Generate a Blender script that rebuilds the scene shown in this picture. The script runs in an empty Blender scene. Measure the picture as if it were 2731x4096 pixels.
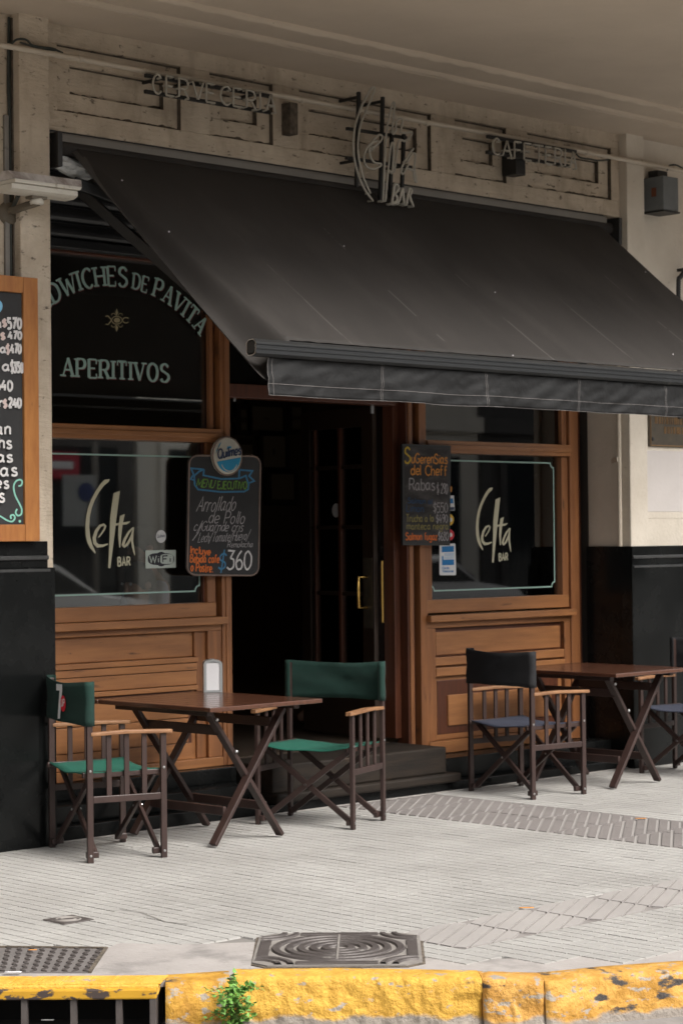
import bpy, bmesh, math, random
from mathutils import Vector, Matrix, noise
random.seed(7)
sc = bpy.context.scene
col = sc.collection
PI = math.pi
R = math.radians

# ------------------------------------------------------------------ camera
# facade runs along +X, wall face y = 0 (street at -y), z up; metres
FPX, PCX, PCY, EYE = 8500.0, 1365.5, 2048.0, 1.55          # focal length in photo pixels
_vx = Vector((10200 - PCX, 2060 - PCY, FPX)).normalized()   # facade direction in camera axes (right, down, forward)
_lean = 0.010
_dn = Vector((_lean, 1, -(_lean * _vx.x + _vx.y) / _vx.z)).normalized()
_up = -_dn
_vy = _up.cross(_vx)
if _vy.z < 0: _vy = -_vy
CAMP = Vector((0, -8.887, EYE))
def ray(px, py):
    c = Vector(((px - PCX) / FPX, (py - PCY) / FPX, 1))
    return Vector((_vx.dot(c), _vy.dot(c), _up.dot(c)))
def WY(px, py, y):                                          # pixel -> point on the vertical plane y
    r = ray(px, py); return CAMP + r * ((y - CAMP.y) / r.y)
def WZ(px, py, z=0.0):                                      # pixel -> point on the level z
    r = ray(px, py); return CAMP + r * ((z - CAMP.z) / r.z)
def depth_of(p):
    d = Vector(p) - CAMP
    return d.x * _vx.z + d.y * _vy.z + d.z * _up.z
right = Vector((_vx.x, _vy.x, _up.x)); down = Vector((_vx.y, _vy.y, _up.y)); fwd = Vector((_vx.z, _vy.z, _up.z))
cam = bpy.data.cameras.new('camera'); camo = bpy.data.objects.new('camera', cam); col.objects.link(camo)
m3 = Matrix((right, -down, -fwd)).transposed()
camo.matrix_world = Matrix.Translation(CAMP) @ m3.to_4x4()
cam.sensor_fit = 'HORIZONTAL'; cam.sensor_width = 24.0; cam.lens = 24.0 * FPX / 2731.0
cam.clip_start = 0.1; cam.clip_end = 600
cam.dof.use_dof = True; cam.dof.focus_distance = 8.4; cam.dof.aperture_fstop = 6.3
sc.camera = camo

# ------------------------------------------------------------------ sky, sun, exposure
SUN_EL, SUN_AZ = R(47), R(-84)          # azimuth measured from +X towards +Y
sdir = Vector((math.cos(SUN_EL) * math.cos(SUN_AZ), math.cos(SUN_EL) * math.sin(SUN_AZ), math.sin(SUN_EL)))
w = bpy.data.worlds.new('World'); sc.world = w; w.use_nodes = True
nt = w.node_tree; nt.nodes.clear()
sky = nt.nodes.new('ShaderNodeTexSky'); sky.sky_type = 'NISHITA'; sky.sun_disc = False
sky.sun_elevation = SUN_EL; sky.sun_rotation = math.atan2(sdir.x, sdir.y)
sky.air_density = 1.0; sky.dust_density = 6.0; sky.ozone_density = 1.0
hs = nt.nodes.new('ShaderNodeHueSaturation'); hs.inputs['Saturation'].default_value = 0.18   # overcast: nearly grey
bg = nt.nodes.new('ShaderNodeBackground'); bg.inputs['Strength'].default_value = 0.10
wo = nt.nodes.new('ShaderNodeOutputWorld')
nt.links.new(sky.outputs[0], hs.inputs['Color']); nt.links.new(hs.outputs[0], bg.inputs['Color']); nt.links.new(bg.outputs[0], wo.inputs[0])
sun = bpy.data.lights.new('sun', 'SUN'); suno = bpy.data.objects.new('sun', sun); col.objects.link(suno)
sun.energy = 1.5; sun.angle = R(28); sun.color = (1.0, 0.95, 0.88)
suno.rotation_euler = (-sdir).to_track_quat('-Z', 'Y').to_euler()
sc.view_settings.view_transform = 'Standard'; sc.view_settings.look = 'None'
sc.view_settings.exposure = 1.18; sc.view_settings.gamma = 1.0; sc.view_settings.use_curve_mapping = False

# ------------------------------------------------------------------ materials
def _n(nt, t, **kw):
    n = nt.nodes.new(t)
    for k, v in kw.items(): setattr(n, k, v)
    return n
def mat(name, c, c2=None, rough=0.6, metal=0.0, ns=6.0, stretch=(1, 1, 1), bump=0.0, bs=40.0, bstretch=None,
        spots=None, spots2=None, coords='Object', emit=None, spec=0.5, detail=6.0, rvar=0.0, contrast=(0.3, 0.7), coat=0.0):
    """c..c2 blended by stretched noise; spots = (scale, threshold, colour, stretch)."""
    m = bpy.data.materials.new(name); m.use_nodes = True
    nt = m.node_tree; L = nt.links.new
    b = nt.nodes['Principled BSDF']
    b.inputs['Roughness'].default_value = rough; b.inputs['Metallic'].default_value = metal
    b.inputs['Specular IOR Level'].default_value = spec
    if coat: b.inputs['Coat Weight'].default_value = coat; b.inputs['Coat Roughness'].default_value = 0.15
    tc = _n(nt, 'ShaderNodeTexCoord')
    geo = _n(nt, 'ShaderNodeNewGeometry') if coords == 'World' else None
    def tex(scale, st, det=detail):
        mp = _n(nt, 'ShaderNodeMapping'); mp.inputs['Scale'].default_value = st
        L(geo.outputs['Position'] if geo else tc.outputs[coords], mp.inputs['Vector'])
        t = _n(nt, 'ShaderNodeTexNoise'); t.inputs['Scale'].default_value = scale; t.inputs['Detail'].default_value = det
        t.inputs['Roughness'].default_value = 0.6
        L(mp.outputs[0], t.inputs['Vector']); return t.outputs['Fac']
    def rng(o, a, bb):
        r = _n(nt, 'ShaderNodeMapRange'); r.inputs['From Min'].default_value = a; r.inputs['From Max'].default_value = bb
        L(o, r.inputs['Value']); return r.outputs[0]
    def mix(fac, ca, cb):
        x = _n(nt, 'ShaderNodeMix', data_type='RGBA')
        L(fac, x.inputs[0])
        for s, v in ((x.inputs[6], ca), (x.inputs[7], cb)):
            if isinstance(v, tuple): s.default_value = (*v[:3], 1)
            else: L(v, s)
        return x.outputs[2]
    cur = c
    if c2 is not None:
        f = tex(ns, stretch); cur = mix(rng(f, *contrast), c, c2)
        if rvar:
            rr = _n(nt, 'ShaderNodeMath', operation='MULTIPLY_ADD'); L(f, rr.inputs[0]); rr.inputs[1].default_value = rvar; rr.inputs[2].default_value = rough - rvar / 2
            L(rr.outputs[0], b.inputs['Roughness'])
    for sp in (spots, spots2):
        if sp:
            f = tex(sp[0], sp[3] if len(sp) > 3 else (1, 1, 1), 8.0)
            cur = mix(rng(f, sp[1], sp[1] + (sp[4] if len(sp) > 4 else 0.04)), cur, sp[2])
    if isinstance(cur, tuple): b.inputs['Base Color'].default_value = (*cur[:3], 1)
    else: L(cur, b.inputs['Base Color'])
    if bump:
        f = tex(bs, bstretch or stretch, 5.0)
        bp = _n(nt, 'ShaderNodeBump'); bp.inputs['Strength'].default_value = bump; bp.inputs['Distance'].default_value = 0.01
        L(f, bp.inputs['Height']); L(bp.outputs[0], b.inputs['Normal'])
    if emit:
        b.inputs['Emission Color'].default_value = (*emit[0], 1); b.inputs['Emission Strength'].default_value = emit[1]
    return m
def glassmat(name, tint=(0.93, 0.95, 0.945), k=2.6):
    m = bpy.data.materials.new(name); m.use_nodes = True
    nt = m.node_tree; nt.nodes.clear(); L = nt.links.new
    o = _n(nt, 'ShaderNodeOutputMaterial'); mx = _n(nt, 'ShaderNodeMixShader')
    t = _n(nt, 'ShaderNodeBsdfTransparent'); t.inputs[0].default_value = (*tint, 1)
    g = _n(nt, 'ShaderNodeBsdfGlossy'); g.inputs['Roughness'].default_value = 0.02
    f = _n(nt, 'ShaderNodeFresnel'); f.inputs['IOR'].default_value = 1.5
    mu = _n(nt, 'ShaderNodeMath', operation='MULTIPLY'); mu.inputs[1].default_value = k; mu.use_clamp = True
    L(f.outputs[0], mu.inputs[0]); L(mu.outputs[0], mx.inputs[0]); L(t.outputs[0], mx.inputs[1]); L(g.outputs[0], mx.inputs[2]); L(mx.outputs[0], o.inputs[0])
    return m
M = {}
M['plaster'] = mat('plaster', (0.62, 0.53, 0.42), (0.44, 0.365, 0.28), rough=0.9, ns=5.5, bump=1.0, bs=30, bstretch=(0.6, 0.6, 1.8), detail=9, coords='World',
                   spots=(20, 0.605, (0.13, 0.105, 0.08), (0.8, 0.8, 1.6), 0.08), spots2=(3.2, 0.53, (0.33, 0.265, 0.195), (1.6, 1, 0.5), 0.22))
M['plaster_light'] = mat('plaster_light', (0.64, 0.58, 0.495), (0.54, 0.48, 0.40), rough=0.9, ns=3.0, bump=0.5, bs=36, detail=9, coords='World',
                         spots=(11, 0.66, (0.30, 0.26, 0.21), (1, 1, 1.3), 0.10), spots2=(2.2, 0.58, (0.42, 0.36, 0.29), (1, 1, 0.5), 0.25))
M['soffit'] = mat('soffit', (0.56, 0.47, 0.375), (0.48, 0.40, 0.315), rough=0.92, ns=1.5, bump=0.12, bs=60, spots=(5, 0.72, (0.30, 0.245, 0.19), (1, 1, 1), 0.1), coords='World', detail=9, spots2=(30, 0.71, (0.16, 0.13, 0.10), (1, 1.5, 1), 0.05))
M['dark_brown'] = mat('dark_brown', (0.05, 0.04, 0.031), (0.15, 0.12, 0.09), rough=0.95, ns=30, bump=0.5, bs=60)
M['granite'] = mat('granite', (0.004, 0.0045, 0.0045), (0.009, 0.0095, 0.0095), rough=0.25, ns=3, rvar=0.3, spec=0.22, spots=(4, 0.60, (0.017, 0.017, 0.0165), (1, 1, 0.5), 0.22), spots2=(60, 0.70, (0.05, 0.048, 0.045), (1, 1, 0.5), 0.06), bump=0.02, bs=8)
M['granite_trim'] = mat('granite_trim', (0.035, 0.036, 0.036), (0.05, 0.05, 0.05), rough=0.3, ns=40)
M['wood'] = mat('wood', (0.34, 0.146, 0.052), (0.20, 0.080, 0.028), rough=0.45, ns=2.2, stretch=(1.0, 5, 11), bump=0.14, bs=6, bstretch=(2, 20, 40),
                spots=(7, 0.63, (0.07, 0.030, 0.014), (0.6, 1, 3.5), 0.10), spots2=(34, 0.70, (0.035, 0.018, 0.012), (0.5, 1, 1.2), 0.05), coat=0.12, detail=10, contrast=(0.28, 0.72), rvar=0.2)
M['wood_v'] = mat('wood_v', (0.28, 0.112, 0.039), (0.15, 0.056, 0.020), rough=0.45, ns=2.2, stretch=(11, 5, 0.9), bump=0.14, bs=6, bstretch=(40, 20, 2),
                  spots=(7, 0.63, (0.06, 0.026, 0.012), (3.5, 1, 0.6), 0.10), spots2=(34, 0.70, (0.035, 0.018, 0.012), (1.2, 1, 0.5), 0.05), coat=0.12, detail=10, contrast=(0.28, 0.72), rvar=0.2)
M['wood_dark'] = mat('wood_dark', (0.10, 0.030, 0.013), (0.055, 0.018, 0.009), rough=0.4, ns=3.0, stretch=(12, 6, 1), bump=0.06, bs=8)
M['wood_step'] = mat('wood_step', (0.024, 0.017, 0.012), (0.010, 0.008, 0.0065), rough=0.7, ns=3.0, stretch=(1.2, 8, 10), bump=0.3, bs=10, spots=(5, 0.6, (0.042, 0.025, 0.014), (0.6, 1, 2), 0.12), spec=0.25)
M['wood_frame'] = mat('wood_frame', (0.42, 0.175, 0.045), (0.28, 0.10, 0.026), rough=0.5, ns=3, stretch=(8, 6, 1.5), bump=0.15, bs=8,
                      spots=(7, 0.66, (0.11, 0.05, 0.02), (4, 1, 1), 0.06))
M['wood_arm'] = mat('wood_arm', (0.30, 0.150, 0.068), (0.15, 0.068, 0.030), rough=0.55, ns=5, stretch=(1.5, 12, 12), bump=0.2, bs=12, spots=(9, 0.64, (0.08, 0.04, 0.02), (1, 3, 3)))
M['chairwood'] = mat('chairwood', (0.045, 0.025, 0.021), (0.028, 0.016, 0.014), rough=0.42, ns=8, bump=0.05, bs=50)
M['tablewood'] = mat('tablewood', (0.095, 0.038, 0.022), (0.05, 0.021, 0.013), rough=0.2, ns=4, stretch=(14, 1.2, 4), bump=0.05, bs=10, coat=0.25)
M['canvas_green'] = mat('canvas_green', (0.004, 0.095, 0.062), (0.003, 0.07, 0.046), rough=0.9, ns=5, bump=0.25, bs=220)
M['canvas_dgreen'] = mat('canvas_dgreen', (0.004, 0.029, 0.021), (0.0028, 0.020, 0.0145), rough=0.92, ns=5, bump=0.25, bs=220, stretch=(1, 1, 3))
M['canvas_black'] = mat('canvas_black', (0.006, 0.006, 0.007), (0.009, 0.009, 0.011), rough=0.9, ns=6, bump=0.25, bs=220)
M['canvas_navy'] = mat('canvas_navy', (0.020, 0.024, 0.042), (0.032, 0.037, 0.06), rough=0.9, ns=6, bump=0.25, bs=220)
M['awning'] = mat('awning', (0.034, 0.030, 0.0275), (0.023, 0.0205, 0.0187), rough=0.72, ns=1.1, stretch=(2.2, 0.7, 0.7), bump=0.10, bs=300, spec=0.25, detail=7,
                  spots=(60, 0.73, (0.065, 0.058, 0.052), (1, 1, 1), 0.06), spots2=(1.3, 0.50, (0.044, 0.039, 0.0355), (2.0, 0.8, 0.8), 0.3))
M['valance'] = mat('valance', (0.012, 0.012, 0.0122), (0.008, 0.008, 0.0082), spec=0.25, rough=0.7, ns=9, bump=0.6, bs=14, spots=(6, 0.6, (0.023, 0.023, 0.0235), (1, 1, 1.6), 0.12))
M['stitch'] = mat('stitch', (0.13, 0.12, 0.115), rough=0.9)
M['seam'] = mat('seam', (0.050, 0.0445, 0.040), rough=0.8)
M['alu_dark'] = mat('alu_dark', (0.027, 0.028, 0.029), (0.019, 0.020, 0.021), rough=0.38, metal=0.3, ns=4, stretch=(1, 20, 20), spots=(10, 0.66, (0.15, 0.14, 0.13), (2, 1, 1), 0.1))
M['alu_grey'] = mat('alu_grey', (0.21, 0.195, 0.175), (0.155, 0.143, 0.127), rough=0.5, metal=0.1, ns=2, spots=(4, 0.62, (0.10, 0.09, 0.08), (1, 1, 4), 0.15))
M['black_metal'] = mat('black_metal', (0.012, 0.012, 0.012), (0.02, 0.019, 0.018), rough=0.5, ns=10)
M['shutter'] = mat('shutter', (0.022, 0.023, 0.025), (0.014, 0.014, 0.015), rough=0.35, ns=5)
M['tube'] = mat('tube', (0.47, 0.44, 0.375), (0.36, 0.335, 0.285), rough=0.35, ns=20)
M['chalk_white'] = mat('chalk_white', (0.72, 0.70, 0.69), (0.5, 0.49, 0.49), rough=0.95, ns=60)
M['chalk_grey'] = mat('chalk_grey', (0.42, 0.40, 0.41), (0.2, 0.19, 0.195), rough=0.95, ns=70)
M['chalk_green'] = mat('chalk_green', (0.15, 0.30, 0.06), (0.10, 0.2, 0.045), rough=0.95, ns=70)
M['chalk_blue'] = mat('chalk_blue', (0.06, 0.22, 0.38), (0.045, 0.15, 0.27), rough=0.95, ns=70)
M['chalk_dblue'] = mat('chalk_dblue', (0.035, 0.075, 0.15), (0.022, 0.045, 0.09), rough=0.95, ns=70)
M['chalk_orange'] = mat('chalk_orange', (0.72, 0.19, 0.045), (0.5, 0.12, 0.03), rough=0.95, ns=70)
M['chalk_amber'] = mat('chalk_amber', (0.68, 0.30, 0.07), (0.48, 0.2, 0.05), rough=0.95, ns=70)
M['chalk_yellow'] = mat('chalk_yellow', (0.60, 0.42, 0.05), (0.45, 0.3, 0.04), rough=0.95, ns=70)
M['chalk_olive'] = mat('chalk_olive', (0.28, 0.24, 0.09), (0.18, 0.16, 0.06), rough=0.95, ns=70)
M['chalk_teal'] = mat('chalk_teal', (0.25, 0.55, 0.45), (0.2, 0.45, 0.37), rough=0.95, ns=60)
M['chalkboard'] = mat('chalkboard', (0.022, 0.022, 0.023), (0.034, 0.034, 0.035), rough=0.8, ns=5, spots=(4, 0.62, (0.06, 0.06, 0.062), (1, 1, 1), 0.15))
M['chalkboard_smudged'] = mat('chalkboard_smudged', (0.03, 0.028, 0.028), (0.11, 0.10, 0.10), rough=0.85, ns=5, stretch=(1, 1, 3), contrast=(0.45, 0.75))
M['board_edge'] = mat('board_edge', (0.24, 0.17, 0.14), (0.15, 0.11, 0.09), rough=0.6, ns=9)
M['print_teal'] = mat('print_teal', (0.30, 0.44, 0.39), (0.26, 0.39, 0.345), rough=0.6, ns=3)
M['print_red'] = mat('print_red', (0.12, 0.015, 0.02), rough=0.6)
M['print_cream'] = mat('print_cream', (0.58, 0.55, 0.40), (0.50, 0.47, 0.335), rough=0.6, ns=4)
M['print_gold'] = mat('print_gold', (0.30, 0.25, 0.14), rough=0.5)
M['print_white'] = mat('print_white', (0.70, 0.70, 0.70), rough=0.5)
M['print_dark'] = mat('print_dark', (0.012, 0.012, 0.02), rough=0.5)
M['print_pale'] = mat('print_pale', (0.50, 0.56, 0.51), rough=0.5)
M['print_blue'] = mat('print_blue', (0.0, 0.16, 0.42), rough=0.4)
M['print_sky'] = mat('print_sky', (0.02, 0.28, 0.48), (0.02, 0.22, 0.4), rough=0.3, ns=9)
M['print_navy'] = mat('print_navy', (0.015, 0.03, 0.075), rough=0.4)
M['print_yel'] = mat('print_yel', (0.75, 0.45, 0.03), rough=0.5)
M['print_scarlet'] = mat('print_scarlet', (0.60, 0.015, 0.03), rough=0.5)
M['disc_white'] = mat('disc_white', (0.60, 0.57, 0.50), (0.4, 0.38, 0.31), rough=0.3, ns=7)
M['brass'] = mat('brass', (0.72, 0.46, 0.14), rough=0.25, metal=1.0)
M['bronze'] = mat('bronze', (0.10, 0.08, 0.055), (0.065, 0.055, 0.042), rough=0.5, metal=0.4, ns=20)
M['bronze_hi'] = mat('bronze_hi', (0.26, 0.15, 0.065), rough=0.45, metal=0.4)
M['steel'] = mat('steel', (0.55, 0.55, 0.55), rough=0.3, metal=0.9)
M['chrome_white'] = mat('chrome_white', (0.30, 0.31, 0.31), (0.25, 0.26, 0.26), rough=0.35, ns=8)
M['paper'] = mat('paper', (0.62, 0.61, 0.62), rough=0.9, bump=0.2, bs=25)
M['plastic_white'] = mat('plastic_white', (0.75, 0.77, 0.77), (0.45, 0.47, 0.47), rough=0.4, ns=9, bump=0.6, bs=15)
M['cam_white'] = mat('cam_white', (0.60, 0.57, 0.50), (0.50, 0.47, 0.41), rough=0.5, ns=6, spots=(8, 0.60, (0.28, 0.24, 0.19), (2, 1, 1), 0.1))
M['cam_top'] = mat('cam_top', (0.52, 0.49, 0.47), (0.26, 0.22, 0.20), rough=0.6, ns=7, stretch=(1.6, 1, 1), contrast=(0.42, 0.62))
M['cam_arm'] = mat('cam_arm', (0.16, 0.135, 0.10), (0.09, 0.075, 0.055), rough=0.6, ns=9)
M['box_grey'] = mat('box_grey', (0.16, 0.175, 0.18), (0.12, 0.13, 0.135), rough=0.5, ns=6, spots=(5, 0.64, (0.06, 0.05, 0.04), (1, 1, 1), 0.1))
M['conduit'] = mat('conduit', (0.56, 0.49, 0.40), (0.46, 0.40, 0.32), rough=0.6, ns=5, stretch=(0.5, 3, 3))
M['cable'] = mat('cable', (0.03, 0.035, 0.03), rough=0.6)
def tilemat(name, k):
    return mat(name, tuple(c * k for c in (0.350, 0.340, 0.322)), tuple(c * k for c in (0.268, 0.258, 0.242)), rough=0.8, ns=1.3, bump=0.3, bs=110, coords='World', detail=10, contrast=(0.32, 0.70),
               spots=(5.5, 0.64, (0.205, 0.193, 0.178), (1, 1, 1), 0.14), spots2=(38, 0.70, (0.13, 0.12, 0.11), (1, 1, 1), 0.06))
M['tile_field'] = tilemat('tile_field', 1.0)
M['tile_ribbed'] = mat('tile_ribbed', (0.20, 0.18, 0.172), (0.15, 0.135, 0.128), rough=0.8, ns=1.6, bump=0.25, bs=90)
M['tile_ribbed_light'] = mat('tile_ribbed_light', (0.32, 0.30, 0.285), (0.27, 0.252, 0.24), rough=0.8, ns=1.6, bump=0.25, bs=90)
M['rib_gap'] = mat('rib_gap', (0.30, 0.282, 0.27), (0.24, 0.225, 0.213), rough=0.9, ns=3)
M['tile_ribbed_dark'] = mat('tile_ribbed_dark', (0.24, 0.22, 0.21), (0.18, 0.165, 0.155), rough=0.9, ns=3)
M['grout'] = mat('grout', (0.20, 0.187, 0.173), (0.14, 0.13, 0.12), rough=0.95, ns=3)
M['cement'] = mat('cement', (0.36, 0.333, 0.315), (0.28, 0.258, 0.243), rough=0.85, ns=3.2, bump=0.4, bs=40, coords='World', detail=10, spots2=(30, 0.68, (0.18, 0.165, 0.155), (1, 1, 1), 0.06), spots=(3.0, 0.54, (0.21, 0.195, 0.184), (1, 1, 1), 0.12))
M['iron'] = mat('iron', (0.062, 0.052, 0.049), (0.10, 0.087, 0.082), rough=0.55, ns=10, metal=0.2, bump=0.1, bs=60, spots=(12, 0.62, (0.20, 0.185, 0.17), (1, 1, 1), 0.1))
M['iron_dust'] = mat('iron_dust', (0.25, 0.23, 0.21), (0.17, 0.155, 0.143), rough=0.7, ns=10)
M['steelplate'] = mat('steelplate', (0.17, 0.155, 0.15), (0.12, 0.11, 0.105), rough=0.6, ns=6, spots=(6, 0.62, (0.25, 0.22, 0.2), (1, 1, 1), 0.1))
M['asphalt'] = mat('asphalt', (0.30, 0.285, 0.265), (0.24, 0.228, 0.21), rough=0.9, ns=30, bump=0.3, bs=120)
M['gutter'] = mat('gutter', (0.24, 0.225, 0.215), (0.16, 0.15, 0.142), rough=0.9, ns=6, bump=0.3, bs=60)
def kerbmat(name, ca, cb, thr, dthr):
    m = mat(name, ca, cb, rough=0.75, ns=10.0, bump=1.0, bs=55, spots=(22, thr, (0.33, 0.29, 0.24), (0.8, 0.8, 1.5), 0.06),
            spots2=(9, dthr, (0.05, 0.042, 0.038), (0.6, 0.6, 1.6), 0.05), detail=12, contrast=(0.35, 0.65))
    nt = m.node_tree; L = nt.links.new; b = nt.nodes['Principled BSDF']      # unpainted stone along the foot, ragged edge
    ge = _n(nt, 'ShaderNodeNewGeometry'); sx = _n(nt, 'ShaderNodeSeparateXYZ'); L(ge.outputs['Position'], sx.inputs[0])
    no = _n(nt, 'ShaderNodeTexNoise'); no.inputs['Scale'].default_value = 9; no.inputs['Detail'].default_value = 8; L(ge.outputs['Position'], no.inputs['Vector'])
    ad = _n(nt, 'ShaderNodeMath', operation='MULTIPLY_ADD'); L(no.outputs['Fac'], ad.inputs[0]); ad.inputs[1].default_value = 0.09; L(sx.outputs['Z'], ad.inputs[2])
    mr = _n(nt, 'ShaderNodeMapRange'); mr.inputs['From Min'].default_value = -0.078; mr.inputs['From Max'].default_value = -0.092; L(ad.outputs[0], mr.inputs['Value'])
    mx = _n(nt, 'ShaderNodeMix', data_type='RGBA'); L(mr.outputs[0], mx.inputs[0]); L(b.inputs['Base Color'].links[0].from_socket, mx.inputs[6]); mx.inputs[7].default_value = (0.27, 0.235, 0.20, 1)
    L(mx.outputs[2], b.inputs['Base Color'])
    return m
M['kerb_a'] = kerbmat('kerb_a', (0.60, 0.33, 0.045), (0.34, 0.165, 0.014), 0.565, 0.63)
M['kerb_b'] = kerbmat('kerb_b', (0.68, 0.40, 0.062), (0.48, 0.26, 0.032), 0.60, 0.655)
M['kerb_c'] = kerbmat('kerb_c', (0.64, 0.35, 0.085), (0.42, 0.20, 0.03), 0.55, 0.61)
M['kerb_d'] = kerbmat('kerb_d', (0.64, 0.355, 0.08), (0.38, 0.185, 0.02), 0.56, 0.575)
M['leaf'] = mat('leaf', (0.11, 0.27, 0.04), (0.19, 0.37, 0.085), rough=0.55, ns=12)
M['stem'] = mat('stem', (0.07, 0.10, 0.03), rough=0.7)
M['void'] = mat('void', (0.01, 0.01, 0.01), rough=1.0)
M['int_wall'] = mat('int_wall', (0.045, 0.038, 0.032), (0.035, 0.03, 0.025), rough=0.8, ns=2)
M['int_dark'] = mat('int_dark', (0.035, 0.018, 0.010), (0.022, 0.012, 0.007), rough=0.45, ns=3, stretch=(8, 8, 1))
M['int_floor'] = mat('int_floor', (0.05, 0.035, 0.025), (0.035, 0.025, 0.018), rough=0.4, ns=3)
M['frame_black'] = mat('frame_black', (0.015, 0.013, 0.012), rough=0.4)
M['photo_print'] = mat('photo_print', (0.05, 0.046, 0.04), (0.02, 0.018, 0.016), rough=0.35, ns=5)
M['mat_board'] = mat('mat_board', (0.11, 0.105, 0.095), rough=0.8)
M['skin'] = mat('skin', (0.48, 0.28, 0.20), (0.42, 0.235, 0.165), rough=0.55, ns=4)
M['hair'] = mat('hair', (0.016, 0.012, 0.010), rough=0.6)
M['cloth_lilac'] = mat('cloth_lilac', (0.68, 0.63, 0.76), (0.58, 0.53, 0.66), rough=0.9, ns=7)
M['cloth_teal'] = mat('cloth_teal', (0.20, 0.62, 0.50), (0.15, 0.50, 0.40), rough=0.9, ns=7)
M['cloth_grey'] = mat('cloth_grey', (0.80, 0.80, 0.79), (0.35, 0.35, 0.35), rough=0.9, ns=9, stretch=(1, 1, 0.5), contrast=(0.4, 0.6))
M['cloth_dark'] = mat('cloth_dark', (0.02, 0.02, 0.025), rough=0.9)
M['bulb'] = mat('bulb', (1, 0.75, 0.5), emit=((1.0, 0.55, 0.25), 6.0))
M['glass'] = glassmat('glass')
M['car_white'] = mat('car_white', (0.75, 0.76, 0.77), rough=0.3, coat=0.6)
M['car_glass'] = mat('car_glass', (0.02, 0.025, 0.028), rough=0.08)
M['rubber'] = mat('rubber', (0.02, 0.02, 0.02), rough=0.8)
M['facade_cream'] = mat('facade_cream', (0.70, 0.665, 0.59), (0.62, 0.59, 0.52), rough=0.9, ns=2)
M['facade_grey'] = mat('facade_grey', (0.42, 0.42, 0.40), (0.36, 0.36, 0.35), rough=0.9, ns=2)
M['facade_dark'] = mat('facade_dark', (0.10, 0.095, 0.09), (0.08, 0.075, 0.07), rough=0.8, ns=2)
M['sign_red'] = mat('sign_red', (0.42, 0.02, 0.045), rough=0.5)
M['sign_blue'] = mat('sign_blue', (0.015, 0.03, 0.12), rough=0.5)

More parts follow.
